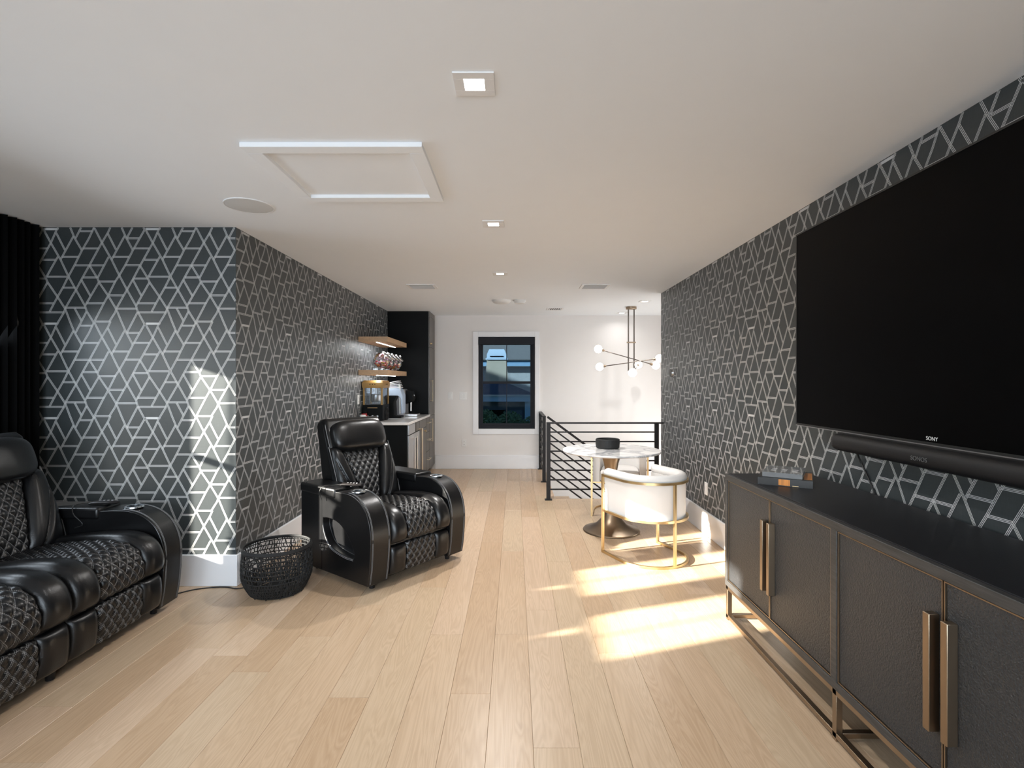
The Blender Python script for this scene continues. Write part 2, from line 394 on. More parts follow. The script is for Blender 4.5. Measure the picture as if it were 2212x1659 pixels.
def text(name, body, size, loc, rot, m, parent, extrude=.0006):
    c = bpy.data.curves.new(name, 'FONT'); c.body = body; c.size = size; c.extrude = extrude; c.align_x = 'CENTER'; c.align_y = 'CENTER'
    tmp = bpy.data.objects.new(name, c); COL.objects.link(tmp); bpy.context.view_layer.update()
    me = bpy.data.meshes.new_from_object(tmp.evaluated_get(bpy.context.evaluated_depsgraph_get())); me.materials.clear(); me.materials.append(m)
    bpy.data.objects.remove(tmp)
    return put(name, me, parent, loc=loc, rot=rot)

# ------------------------------------------------------------------ the room
H = 2.44; XL, XB, XR = -3.28, -1.90, 1.745; YF, YE, YS, YW, YR = 3.516, 6.16, 6.12, 8.22, -2.2
TH = .12; BBH = .213
# floor: sub-floor and planks
f = B().box(XL-.12, XR+.12, YR-.1, YF+.1, -.12, -.0165).box(XB-.12, XR+.12, YF, YS, -.12, -.0165).box(XB-.12, .48, YS, YW+.12, -.12, -.0165)
floor = struct(f.build('floor', M['bark'], smooth=False), 'pale oak plank floor running through the whole room', 'floor')
PW = .178
def plank(x0, x1, y0, y1):
    w, l, c = (x1-x0)/2-.0004, (y1-y0)/2-.0004, .0009
    b = B(); t = -.0005
    vs = [(-w, -l, -.0155), (w, -l, -.0155), (w, l, -.0155), (-w, l, -.0155), (-w, -l, -c), (w, -l, -c), (w, l, -c), (-w, l, -c),
          (-w+c, -l+c, 0), (w-c, -l+c, 0), (w-c, l-c, 0), (-w+c, l-c, 0)]
    b.add(vs, [(0, 1, 5, 4), (1, 2, 6, 5), (2, 3, 7, 6), (3, 0, 4, 7), (4, 5, 9, 8), (5, 6, 10, 9), (6, 7, 11, 10), (7, 4, 8, 11), (8, 9, 10, 11)])
    b.build('plank', M['oak'], floor, loc=((x0+x1)/2, (y0+y1)/2, 0), smooth=False)
k0 = math.floor((XL+.82)/PW); x = -.82+k0*PW
while x < XR:
    a, b_ = max(x, XL), min(x+PW, XR); xc = (a+b_)/2
    y = YR-random.uniform(0, 1.4); yend = YF if b_ < XB+.02 else (YW if a < .47 else YS)
    while y < yend:
        l = random.uniform(1.15, 2.3); y1 = y+l
        if yend-y1 < .4: y1 = yend
        ya = max(y, YR)
        if y1 > ya+.02:
            if a < .48 < b_ and y1 > YS:
                if ya < YS: plank(a, b_, ya, YS)
                plank(a, .48, max(ya, YS), y1)
            elif a < XB < b_ and ya > YF: plank(XB, b_, ya, y1)
            else: plank(a, b_, ya, y1)
        y = y1
    x += PW
# ceiling
struct(B().box(XL-.12, 3.2, YR-.2, YW+.12, H, H+.12).build('ceiling', M['ceiling'], smooth=False), 'smooth white ceiling over the whole room', 'ceiling')

def holed_wall(name, axis, c0, c1, a0, a1, z0, z1, holes, m):
    """wall slab between c0 and c1 across its thickness, running a0..a1, with rectangular openings"""
    b = B()
    def add(p, q, lo, hi):
        if q-p < 1e-4 or hi-lo < 1e-4: return
        if axis == 'y': b.box(c0, c1, p, q, lo, hi)
        else: b.box(p, q, c0, c1, lo, hi)
    p = a0
    for (h0, h1, g0, g1) in sorted(holes):
        add(p, h0, z0, z1); add(h0, h1, z0, g0); add(h0, h1, g1, z1); p = h1
    add(p, a1, z0, z1)
    return b.build(name, m, smooth=False)
LEFT_WIN = ((1.22, 1.79), (1.99, 2.535), (2.745, 3.30)); WZ0, WZ1 = .56, 1.96
wl = struct(holed_wall('wall_left', 'y', XL-TH, XL, YR, YF, 0, H, [(a, b, WZ0, WZ1) for a, b in LEFT_WIN], M['wallpaper']), 'dark wall with windows behind the black leather sofa', 'wall')
we = struct(B().box(XL, XB, YF, YF+TH, 0, H).build('wall_left_end', M['wallpaper'], smooth=False), 'charcoal wallpapered wall beyond the sofa facing the camera', 'wall')
wb_ = struct(B().box(XB-TH, XB, YF+TH, YW, 0, H).build('wall_left_bar', M['wallpaper'], smooth=False), 'charcoal wallpapered side wall running to the bar', 'wall')
wr = struct(B().box(XR, XR+TH, YR, YE, 0, H).build('wall_right', M['wallpaper'], smooth=False), 'charcoal wallpapered wall carrying the television', 'wall')
FW = (-.581, .321, .635, 2.098)   # far window opening
wf = struct(holed_wall('wall_far', 'x', YW, YW+TH, XB-TH, 3.2, -2.8, H, [FW], M['white_wall']), 'warm white far wall with the black window', 'wall')
REAR_WIN = ((-2.6, -.85), (-.65, 1.1))
struct(holed_wall('wall_rear', 'x', YR-TH, YR, XL-TH, XR+TH, 0, H, [(a, b, .4, 2.1) for a, b in REAR_WIN], M['white_wall']), 'white wall with windows behind the camera', 'wall')
struct(B().box(XR+TH, 3.2, YE-TH, YE, -2.8, H).box(3.08, 3.2, YE, YW, -2.8, H).build('wall_stairwell', M['white_wall'], smooth=False), 'white stairwell wall beyond the railing', 'wall')
struct(B().box(.48, 3.08, YS-.06, YS-.001, -2.8, -.018).box(.42, .479, YS, YW, -2.8, -.018).box(.42, 3.08, YE, YW, -2.9, -2.8).build('wall_stairwell_lower', M['white_wall'], smooth=False), 'white lower stairwell wall under the floor edge', 'wall')
struct(B().box(.40, XR, YS-.045, YS+.004, -.10, -.0002).build('trim_1', M['riser'], bevel=.003, smooth=False), 'white nosing board along the stairwell edge', 'trim')

# wallpaper print: triangle lattice of triple silver lines, one repeat traced in units of 0.456 mm
TP, TV = 1522, 1412
SEG = []
def poly(*p): SEG.extend(zip(p, p[1:]))
poly((30, 20), (140, 235), (285, 490), (400, 725), (515, 940), (650, 1180), (675, 1265), (775, 1450), (785, 1470))
poly((785, 30), (900, 240), (1045, 490), (1163, 740), (1275, 940), (1410, 1180), (1435, 1260), (1540, 1430), (1552, 1448))
poly((785, 1450), (890, 1650)); poly((1540, 1430), (1655, 1650))
SEG = [s for s in SEG if s not in (((785, 1450), (890, 1650)), ((1540, 1430), (1655, 1650)))]
poly((710, 580), (825, 765), (850, 825), (1000, 1045), (1115, 1225), (1185, 1412), (1255, 1580), (1360, 1757))
poly((-46, 575), (75, 770), (95, 825), (235, 1030), (355, 1230), (430, 1412), (500, 1570), (600, 1757))
for s in (((225, 95), (350, 340)), ((980, 90), (1110, 345)), ((600, 785), (730, 1030)), ((1355, 790), (1490, 1030)), ((1255, 1215), (1355, 1400))): poly(*s)
poly((785, 30), (605, 345), (490, 570), (400, 725), (340, 815), (235, 1025), (170, 1140), (24, 1420))
poly((1546, 8), (1465, 180), (1370, 340), (1255, 570), (1163, 740), (1080, 905), (1000, 1045), (880, 1270))
poly((1792, 0), (1747, 95), (1662, 235), (1475, 575), (1355, 790), (1275, 940), (1115, 1215), (1095, 1280), (985, 1460), (900, 1652))
poly((900, 240), (710, 580), (605, 780), (515, 940), (355, 1220), (340, 1275), (250, 1415))
for s in (((675, 1270), (510, 1585)), ((480, 135), (285, 490)), ((1240, 135), (1045, 490)), ((1435, 1260), (1265, 1590)), ((1005, 445), (835, 745)), ((240, 450), (75, 765)), ((848, 832), (650, 1180)), ((1615, 830), (1410, 1180))): poly(*s)
for a, b_, y in ((795, 1015, 30), (39, 252, 2), (1338, 1525, 64), (513, 695, 170), (612, 850, 321), (1378, 1615, 322), (300, 545, 448), (1062, 1315, 448), (772, 968, 492), (490, 712, 571),
               (1258, 1691, 574), (835, 1163, 745), (605, 828, 772), (1375, 1588, 756), (1612, 1872, 816), (1078, 1265, 908), (240, 467, 1022), (670, 945, 1141), (1430, 1702, 1141),
               (355, 662, 1222), (1115, 1420, 1207), (680, 1100, 1276), (775, 990, 1448)): poly((a, y), (b_, y))
TS = 4.562e-4
def wall_print(parent, length, u0, pos, n, zlo=BBH-.02, skip=None):
    """pos(u, z) -> point on the wall; n = wall normal"""
    b = B(); n = Vector(n)*.0007
    i0, i1 = math.floor(u0/TP)-2, math.ceil((u0+length/TS)/TP)+1
    for i in range(i0, i1+1):
        for j in range(-2, 5):
            for (p, q) in SEG:
                A = [(p[0]+i*TP-u0)*TS, 2.443-(p[1]+j*TV)*TS]; C = [(q[0]+i*TP-u0)*TS, 2.443-(q[1]+j*TV)*TS]
                t0, t1 = 0., 1.; ok = True; d = (C[0]-A[0], C[1]-A[1])
                for k, lo, hi in ((0, .003, length-.003), (1, zlo, H-.001)):
                    if abs(d[k]) < 1e-9:
                        if not lo <= A[k] <= hi: ok = False
                    else:
                        ta, tb = (lo-A[k])/d[k], (hi-A[k])/d[k]
                        if ta > tb: ta, tb = tb, ta
                        t0, t1 = max(t0, ta), min(t1, tb)
                if not ok or t1-t0 < 1e-3: continue
                P = Vector((A[0]+d[0]*t0, A[1]+d[1]*t0)); Q = Vector((A[0]+d[0]*t1, A[1]+d[1]*t1))
                if (Q-P).length < .003: continue
                t = (Q-P).normalized(); s = Vector((-t.y, t.x))
                for off in (-.0050, 0, .0050):
                    hw = .0011
                    c4 = [P+s*(off-hw), Q+s*(off-hw), Q+s*(off+hw), P+s*(off+hw)]
                    b.add([Vector(pos(c.x, c.y))+n for c in c4], [(0, 1, 2, 3)])
    o = b.build('wallpaper_line_print', M['print'], parent, smooth=False); o['kind'] = 'stuff'
    return o
wall_print(we, XB-XL, -886, lambda u, z: (XL+u, YF, z), (0, -1, 0))
wall_print(wb_, YW-YF, -886+(XB-XL)/TS, lambda u, z: (XB, YF+u, z), (1, 0, 0))
wall_print(wr, YE-YR, 300, lambda u, z: (XR, YE-u, z), (-1, 0, 0))

# baseboards
def baseboard(name, x0, x1, y0, y1, label):
    struct(B().box(x0, x1, y0, y1, 0, BBH).build(name, M['trim'], bevel=.004), label, 'baseboard')
baseboard('baseboard_left_end', XL+.02, XB+.018, YF-.018, YF, 'tall white baseboard below the sunlit wallpaper beyond the sofa')
baseboard('baseboard_left_bar', XB, XB+.018, YF+.001, 6.165, 'tall white baseboard on the side wall behind the recliner')
baseboard('baseboard_right', XR-.018, XR, YR, YE, 'tall white baseboard under the television wall')
baseboard('baseboard_far', -1.265, .40, YW-.018, YW, 'tall white baseboard under the far window')

# windows
def window(name, label, axis, face, a0, a1, z0, z1, out, rail_z, sill=True, blind=False, fr=.03, casing=False, depth=.04, glass='glass'):
    """double-hung window; axis = direction it runs; face = plane of the sash; out = sign of the outside"""
    w = struct(bpy.data.objects.new(name, None), label, 'window'); COL.objects.link(w)
    def bx(b, p, q, lo, hi, d0, d1):
        c0, c1 = sorted((face+out*d0, face+out*d1))
        return b.box(c0, c1, p, q, lo, hi) if axis == 'y' else b.box(p, q, c0, c1, lo, hi)
    b = B(); bx(b, a0, a0+fr, z0, z1, 0, depth); bx(b, a1-fr, a1, z0, z1, 0, depth); bx(b, a0+fr, a1-fr, z0, z0+fr, 0, depth); bx(b, a0+fr, a1-fr, z1-fr, z1, 0, depth)
    b.build('window_frame', M['frame_dark'], w, bevel=.002)
    mid = (a0+a1)/2
    for (lo, hi, dd) in ((z0+fr, rail_z+.02, .004), (rail_z-.02, z1-fr, .02)):
        sb = B(); s = .028
        bx(sb, a0+fr, a0+fr+s, lo, hi, dd, dd+.016); bx(sb, a1-fr-s, a1-fr, lo, hi, dd, dd+.016)
        bx(sb, a0+fr+s, a1-fr-s, lo, lo+.04, dd, dd+.016); bx(sb, a0+fr+s, a1-fr-s, hi-.04, hi, dd, dd+.016)
        so = sb.build('sash', M['frame_dark'], w, bevel=.0015)
        bx(B(), mid-.006, mid+.006, lo+.04, hi-.04, dd+.002, dd+.014).build('muntin', M['frame_dark'], so)
        for p, q in ((a0+fr+s, mid-.006), (mid+.006, a1-fr-s)):
            bx(B(), p, q, lo+.04, hi-.04, dd+.006, dd+.010).build('pane', M[glass], so, smooth=False)
    return w
w1 = window('window_1', 'black double-hung window in white casing on the far wall', 'x', YW+.035, FW[0], FW[1], FW[2], FW[3], 1, 1.372, fr=.045, glass='dimming_glass')
B().box(FW[0]+.005, FW[1]-.005, YW-.03, YW+.034, FW[3]-.125, FW[3]-.002).build('blind_cassette', M['frame_dark'], w1, bevel=.004)
cz = B()
for (p, q, lo, hi) in ((FW[0]-.085, FW[0], FW[2]-.085, FW[3]+.085), (FW[1], FW[1]+.085-.015, FW[2]-.085, FW[3]+.085), (FW[0], FW[1], FW[3], FW[3]+.085), (FW[0], FW[1], FW[2]-.085, FW[2])):
    cz.box(p, q, YW-.02, YW, lo, hi)
cz.build('casing', M['trim'], w1, bevel=.003)
for i, (a, b_) in enumerate(LEFT_WIN):
    window('window_%d' % (i+2), ('black-framed window nearest the camera behind the sofa', 'black-framed middle window behind the sofa', 'black-framed window behind the sofa beside the curtain')[i], 'y', XL-.07, a, b_, WZ0, WZ1, -1, 1.285, fr=.02)
for i, (a, b_) in enumerate(REAR_WIN):
    window('window_%d' % (i+5), ('black-framed left window behind the camera', 'black-framed right window behind the camera')[i], 'x', YR-.06, a, b_, .4, 2.1, -1, 1.25, fr=.03)

# black curtain at the corner of the left wall
path = [(XL+.055+.035*math.sin(i*.62)+.01*math.sin(i*1.7), 3.175+i*.0052, 0) for i in range(60)]
b = B(); n = len(path)
for z in (.012, .8, 1.6, H-.004):
    b.v += [(p[0], p[1], z) for p in path]
b.f = [(k*n+i, k*n+i+1, (k+1)*n+i+1, (k+1)*n+i) for k in range(3) for i in range(n-1)]
cu = b.build('curtain', M['blind'], None); cu.modifiers.new('solid', 'SOLIDIFY').thickness = .004
tag(cu, 'black floor-length curtain gathered in the corner beside the sofa', 'curtain')

# ------------------------------------------------------------------ ceiling fixtures
DL = [(-.142, 1.818, 'square recessed downlight nearest the camera'), (-.142, 3.434, 'square recessed downlight in the middle of the ceiling'), (-.142, 5.02, 'square recessed downlight between the two slotted ceiling vents'),
      (1.70, 6.75, 'square recessed downlight above the railing beside the wallpaper'), (1.64, 7.90, 'square recessed downlight beside the chandelier canopy near the far wall')]
for (x, y, lab) in DL:
    t = thing('recessed_downlight', lab, 'downlight', (x, y, H), group='square recessed ceiling lights')
    a, c = .071, .0355
    fb = B()
    for p in ((-a, a, -a, -c), (-a, a, c, a), (-a, -c, -c, c), (c, a, -c, c)): fb.box(p[0], p[1], p[2], p[3], -.006, 0)
    fb.build('trim_frame', M['fixture'], t, bevel=.001)
    B().box(-c, c, -c, c, -.003, 0).build('lens', M['downlight'], t)
    light('downlight_lamp', 'AREA', (0, 0, -.008), (0, 0, -1), {1.818: 5, 3.434: 9, 5.02: 18, 6.75: 7, 7.90: .8}[y], (1, .975, .95), shape='SQUARE', size=.065, spread=math.radians(150)).parent = t
t = thing('attic_hatch', 'white framed attic access panel in the ceiling', 'hatch', (-.8075, 2.61, H))
hx, hy, fw = .4005, .3485, .068
for (p, q, r, s) in ((-hx, hx, -hy, -hy+fw), (-hx, hx, hy-fw, hy), (-hx, -hx+fw, -hy+fw, hy-fw), (hx-fw, hx, -hy+fw, hy-fw)):
    B().box(p, q, r, s, -.022, 0).build('frame_board', M['ceiling'], t, bevel=.002)
B().box(-hx+fw, hx-fw, -hy+fw, hy-fw, -.004, 0).build('panel', M['ceiling'], t)
t = thing('ceiling_speaker', 'round grey ceiling speaker grille near the attic hatch', 'speaker', (-1.585, 3.08, H))
B().lathe([(0, -.005), (.125, -.005), (.132, -.004), (.136, 0)], 48).build('grille', M['grille'], t)
B().lathe([(.132, -.0055), (.137, -.0055), (.137, 0), (.132, 0)], 48, close=True).build('rim', M['fixture'], t)
def vent(x, y, w, l, n, along, lab):
    t = thing('ceiling_vent', lab, 'vent', (x, y, H), group='ceiling air vents')
    fb = B(); e = .03
    for p in ((-w/2, w/2, -l/2, -l/2+e), (-w/2, w/2, l/2-e, l/2), (-w/2, -w/2+e, -l/2+e, l/2-e), (w/2-e, w/2, -l/2+e, l/2-e)): fb.box(*p, -.008, 0)
    fb.build('frame', M['fixture'], t, bevel=.001)
    B().box(-w/2+e, w/2-e, -l/2+e, l/2-e, -.0015, 0).build('backing', M['vent_dark'], t)
    for i in range(n):
        s = (i+.5)/n
        if along == 'x':
            yy = -l/2+e+(l-2*e)*s; B().obox((0, yy, -.007), (w/2-e, 0, 0), (0, .008, .005), (0, -.0006, .001)).build('slat', M['fixture'], t)
        else:
            xx = -w/2+e+(w-2*e)*s; B().obox((xx, 0, -.007), (.008, 0, .005), (0, l/2-e, 0), (-.0006, 0, .001)).build('slat', M['fixture'], t)
vent(-1.02, 5.70, .31, .27, 9, 'x', 'slotted white ceiling vent over the bar side')
vent(.88, 5.70, .31, .27, 9, 'x', 'slotted white ceiling vent over the round table')
vent(.58, 7.46, .24, .24, 6, 'y', 'small ceiling vent near the far wall')
tag(B().lathe([(0, -.045), (.07, -.042), (.105, -.03), (.122, -.012), (.125, 0)], 40, (-.172, 6.69, H)).build('access_point', M['white_plastic']), 'larger white domed disc on the ceiling left of the smaller detector', 'access point')
t = thing('smoke_detector', 'smaller white round smoke detector on the ceiling', 'smoke detector', (.066, 6.69, H))
B().lathe([(.078, 0), (.080, -.012), (.074, -.022)], 36).build('base', M['white_plastic'], t)
B().lathe([(.070, -.018), (.066, -.040), (.04, -.046), (0, -.047)], 36).build('cover', M['white_plastic'], t)

# chandelier over the stairwell
t = thing('chandelier', 'dark metal chandelier with six glowing white globes over the stairwell', 'chandelier', (1.64, 7.27, H))
B().lathe([(0, 0), (.075, 0), (.075, -.03), (.07, -.035), (0, -.035)], 28).build('canopy', M['bronze'], t)
for dx, z1 in ((-.040, -.90), (.040, -.86)):
    B().cyl((dx, 0, -.03), (dx, 0, z1), .009, n=10).build('rod', M['bronze_rod'], t)
B().obox((0, 0, -.50), (.062, 0, 0), (0, .013, 0), (0, 0, .009)).build('collar', M['bronze'], t)
O = Vector((1.64, 7.27, H))
for a, b_ in (((1.164, 7.20, 1.842), (2.005, 7.34, 1.618)), ((1.205, 7.33, 1.598), (2.02, 7.21, 1.712)), ((1.56, 6.84, 1.505), (1.845, 7.70, 1.640))):
    a, b_ = Vector(a)-O, Vector(b_)-O; d = (b_-a).normalized()
    arm = B().cyl(a, b_, .0065, n=8).build('arm', M['bronze_rod'], t)
    for g, s in ((a, 1), (b_, -1)):
        B().cyl(g+d*s*.045, g+d*s*.09, .022, .014, n=12).build('socket', M['bronze'], arm)
        B().sphere(g, .056, 20, 12).build('globe', M['bulb'], t)

# ------------------------------------------------------------------ stairwell: stairs and railings
t = thing('staircase', 'white and oak staircase going down behind the railing', 'stairs', (.48, 6.645, 0))
for i in range(9):
    z = -.19*(i+1); x = .258*i
    B().box(x-.01 if i else .0, x+.262, -.475, .455, z-.03, z).build('tread', M['oak'], t)
    B().box(x+.0, x+.012, -.475, .455, z, z+.16).build('riser', M['riser'], t)
def bar_prof(w, h): return [(-w, -h), (w, -h), (w, h), (-w, h)]
RT = .912
def post(t, x, y, z0=0, z1=RT-.012, w=.024):
    p = B().box(x-w, x+w, y-w*.7, y+w*.7, z0+.006, z1).build('post', M['black_metal'], t, bevel=.002)
    B().box(x-w-.018, x+w+.018, y-w-.012, y+w+.012, z0, z0+.008).build('base_plate', M['black_metal'], p, bevel=.001)
t = thing('stair_railing', 'black metal railing with horizontal bars in front of the stairwell', 'railing', (0, 0, 0))
post(t, .395, 6.06); post(t, 1.665, 6.06)
B().box(.371, 1.744, 6.035, 6.085, RT-.018, RT).build('top_rail', M['black_metal'], t, bevel=.002)
for k in range(1, 8):
    B().box(.418, 1.645, 6.052, 6.068, RT-.112*k-.012, RT-.112*k+.004).build('bar', M['black_metal'], t)
t = thing('stair_railing', 'short black side railing running from the stair post to the far wall', 'railing', (0, 0, 0))
post(t, .405, 7.14); post(t, .405, 8.19)
B().box(.38, .43, 7.12, 8.215, RT-.018, RT).build('top_rail', M['black_metal'], t, bevel=.002)
for k in range(1, 8):
    B().box(.397, .413, 7.16, 8.17, RT-.112*k-.012, RT-.112*k+.004).build('bar', M['black_metal'], t)
t = thing('stair_railing', 'black railing sloping down along the stairs behind the front railing', 'railing', (0, 0, 0))
sl = .735
for k in range(0, 8):
    z = RT-.012-.112*k; hw = .009 if k else .014
    B().obox((.452+1.2, 7.14, z-sl*1.2), (1.2, 0, -sl*1.2), (0, .012 if k else .022, 0), (hw*sl*.6, 0, hw)).build('top_rail' if k == 0 else 'bar', M['black_metal'], t)
for x in (1.55, 2.75):
    B().box(x-.02, x+.02, 7.125, 7.155, -sl*(x-.43)-.12, RT-sl*(x-.43)-.02).build('post', M['black_metal'], t)

# ------------------------------------------------------------------ wall plates
def plate(name, label, cat, loc, axis, w=.07, h=.115, kind='outlet', group='white wall plates'):
    """axis = outward wall normal: +x, -x or -y"""
    t = thing(name, label, cat, loc, {'+x': PI/2, '-x': -PI/2, '-y': 0}[axis], group)
    B().box(-w/2, w/2, -.006, 0, -h/2, h/2).build('cover_plate', M['white_plastic'], t, bevel=.002)
    if kind == 'outlet':
        for z in (-.022, .022):
            r = B().box(-.017, .017, -.009, -.005, z-.014, z+.014).build('socket', M['white_plastic'], t, bevel=.002)
            for x in (-.006, .006): B().box(x-.001, x+.001, -.0095, -.0085, z-.004, z+.006).build('slot', M['dark_hole'], r)
    elif kind == 'blank':
        B().box(-.018, .018, -.009, -.005, -.034, .034).build('insert', M['white_plastic'], t, bevel=.001)
    else:
        n = int(kind)
        for i in range(n):
            x = (i-(n-1)/2)*.046
            B().obox((x, -.008, 0), (.0165, 0, 0), (0, .003, .001), (0, -.001, .033)).build('rocker', M['white_plastic'], t, bevel=.001)
plate('light_switch', 'single white rocker switch on the far wall nearest the bar', 'switch', (-1.025, YW, 1.16), '-y', .075, .12, '1')
plate('light_switch', 'double white rocker switch on the far wall beside the window', 'switch', (-.822, YW, 1.16), '-y', .12, .12, '2')
plate('wall_outlet', 'white wall outlet low on the far wall under the switches', 'outlet', (-.805, YW, .41), '-y')
plate('wall_outlet', 'white wall outlet between the chair and the sideboard', 'outlet', (XR, 4.70, .415), '-x', kind='blank')
plate('wall_outlet', 'white wall outlet behind the black recliner', 'outlet', (XB, 4.72, .40), '+x')
plate('wall_outlet', 'white wall outlet above the bar counter beside the popcorn machine', 'outlet', (XB, 6.26, 1.17), '+x')
t = thing('thermostat', 'round dark thermostat on the patterned right wall', 'thermostat', (XR, 5.70, 1.485), -PI/2)
B().cyl((0, 0, 0), (0, -.006, 0), .062, n=32).build('wall_ring', M['grey_plastic'], t)
B().cyl((0, -.006, 0), (0, -.026, 0), .050, .047, n=32).build('body', M['steel'], t)
B().cyl((0, -.0261, 0), (0, -.0275, 0), .044, n=32).build('display', M['tv_screen'], t)

# ------------------------------------------------------------------ reclining seats
def quilt_uv(a, b): return (a/QA*.5, b/QB*.5)
def quilt_h(a, b):
    p, q = quilt_uv(a, b); return (abs(math.sin(PI*(p+q)))*abs(math.sin(PI*(p-q))))**.45
class Profile:
    def __init__(s, pts, n=200):
        s.p = catmull([(x, z, 0) for x, z in pts], n); s.n = n
        s.L = sum((b-a).length for a, b in zip(s.p, s.p[1:]))
    def at(s, u):
        i = min(s.n-1, max(0, int(u*s.n))); f = u*s.n-i
        p = s.p[i].lerp(s.p[i+1], f); t = (s.p[min(s.n, i+2)]-s.p[max(0, i-1)]).normalized()
        return p, Vector((-t.y, t.x, 0))
def panel(prof, ylo, yhi, disp, nu, nv, quilt=False, sgn=1):
    b = B()
    def fn(u, v):
        p, n = prof.at(u); y = ylo(u)+(yhi(u)-ylo(u))*v; d = disp(u, v, u*prof.L, y)*sgn
        return (p.x+n.x*d, y, p.y+n.y*d)
    b.grid(fn, nu, nv, (lambda u, v: quilt_uv(ylo(u)+(yhi(u)-ylo(u))*v, u*prof.L)) if quilt else None)
    return b
def edge(u, v, pu=6, pv=6): return (1-abs(2*u-1)**pu)*(1-abs(2*v-1)**pv)
SEAT = Profile([(-.26, .447), (-.13, .462), (0, .478), (.16, .492), (.28, .488), (.355, .455), (.392, .395), (.402, .33), (.396, .285)])
FOOT = Profile([(.382, .275), (.394, .22), (.394, .15), (.382, .075)])
BACK = Profile([(-.115, .44), (-.135, .54), (-.175, .66), (-.225, .78), (-.272, .885)])
MC = {}
def cached(key, fn):
    if key not in MC: MC[key] = fn()
    return MC[key]
def seat_module(par, w, y0):
    """one reclining seat: seat cushion, footrest, backrest, headrest"""
    h = w/2; q = h*.50
    def mk(name, b, m):
        me = b.mesh(name, True, 60); me.materials.append(m); return me
    # seat
    qw = lambda u: q*(1.0+.28*max(0, 1-u*1.6))
    me = cached(('sq', w), lambda: mk('seat_cushion', panel(SEAT, lambda u: -qw(u), qw, lambda u, v, s, y: .012+.015*quilt_h(y, s)*min(1, edge(u, v, 14, 14)*3)-.03*(abs(2*v-1)**16)-.03*(abs(2*u-1)**24), 130, 72, True), M['quilt']))
    sc = put('seat_cushion', me, par, loc=(0, y0, 0))
    for s in (-1, 1):
        me = cached(('sb', w, s), lambda: mk('seat_bolster', panel(SEAT, lambda u: s*(qw(u)-.004), lambda u: s*(h-.002), lambda u, v, a, y: -.012+.052*(edge(u, v, 16, 3.2)**.7), 56, 20, False, 1), M['leather']))
        put('seat_bolster', me, sc)
    me = cached(('fq', w), lambda: mk('footrest', panel(FOOT, lambda u: -q, lambda u: q, lambda u, v, s, y: .004+.013*quilt_h(y, s+.02)*min(1, edge(u, v, 14, 14)*3)-.025*(abs(2*v-1)**16)-.02*(abs(2*u-1)**20), 56, 64, True), M['quilt']))
    fo = put('footrest', me, par, loc=(0, y0, 0))
    for s in (-1, 1):
        me = cached(('fb', w, s), lambda: mk('footrest_bolster', panel(FOOT, lambda u: s*(q-.003), lambda u: s*(h-.003), lambda u, v, a, y: -.014+.038*(edge(u, v, 8, 4)**.7), 26, 18), M['leather']))
        put('footrest_bolster', me, fo)
    # seat base box filling the inside
    me = cached(('base', w), lambda: mk('seat_base', B().prism([(-.36, .06), (.36, .06), (.372, .26), (.36, .40), (.26, .455), (-.36, .43)], 'y', -h+.004, h-.004), M['leather']))
    put('seat_base', me, par, bevel=.01, loc=(0, y0, 0))
    # backrest shell, leaning back
    me = cached(('shell', w), lambda: mk('backrest', B().prism([(-.13, .42), (-.29, .895), (-.355, 1.065), (-.385, 1.085), (-.425, 1.08), (-.445, 1.04), (-.40, .80), (-.33, .42)], 'y', -h+.018, h-.018), M['leather']))
    ba = put('backrest', me, par, bevel=.035, seg=4, loc=(-.065, y0, 0))
    bq = lambda u: .075+(.165*w/.57-.0)*(u**1.25)*.62+.02*u
    me = cached(('bq', w), lambda: mk('back_quilt', panel(BACK, lambda u: -bq(u), bq, lambda u, v, s, y: .018+.013*quilt_h(y, s)*min(1, edge(u, v, 16, 14)*3)-.03*(abs(2*v-1)**16)-.02*(abs(2*u-1)**24), 90, 64, True, -1), M['quilt']))
    put('back_quilt', me, ba)
    def bolster_d(u, v, a, y):
        g = abs(v-(.30+.75*(u-.05)**1.0)) if u < .8 else 1
        groove = .020*math.exp(-(g/.055)**2)*(1 if u < .62 else max(0, 1-(u-.62)/.18))
        return -.012+.072*(edge(u, v, 10, 3.4)**.65)-groove
    for s in (-1, 1):
        me = cached(('bb', w, s), lambda: mk('back_bolster', panel(BACK, lambda u: s*(bq(u)-.004), lambda u: s*(h-.012+.012*math.sin(PI*u)), bolster_d, 56, 30, False, -1), M['leather']))
        put('back_bolster', me, ba)
        pp = []
        for i in range(13):
            p, n_ = BACK.at(i/12); pp.append((p.x-n_.x*.020, s*(h-.004), p.y-n_.y*.020))
        B().tube(pp, .0030, 6).build('piping', M['piping'], ba)
    # upper wrap and headrest pillow
    me = cached(('wrap', w), lambda: mk('upper_wrap', B().prism([(-.245, .865), (-.325, 1.075), (-.36, 1.098), (-.42, 1.092), (-.452, 1.05), (-.405, .83)], 'y', -h+.022, h-.022), M['leather']))
    wr_ = put('upper_wrap', me, ba, bevel=.048, seg=5)
    def hr():
        b = B(); Wd, Ht, Th = h*.86, .125, .078
        def fn(u, v):
            a, c = 2*PI*u, PI*(v-.5); e1, e2 = .42, .62
            f_ = lambda t, e: math.copysign(abs(t)**e, t)
            return (Th*f_(math.cos(c), e2)*f_(math.cos(a), .75), Wd*f_(math.cos(c), e1)*f_(math.sin(a), .55), Ht*f_(math.sin(c), .62))
        b.grid(fn, 48, 28); return mk('headrest', b, M['leather'])
    me = cached(('hr', w), hr)
    put('headrest', me, par, loc=(-.333, y0, .958), rot=(0, math.radians(-19), 0))
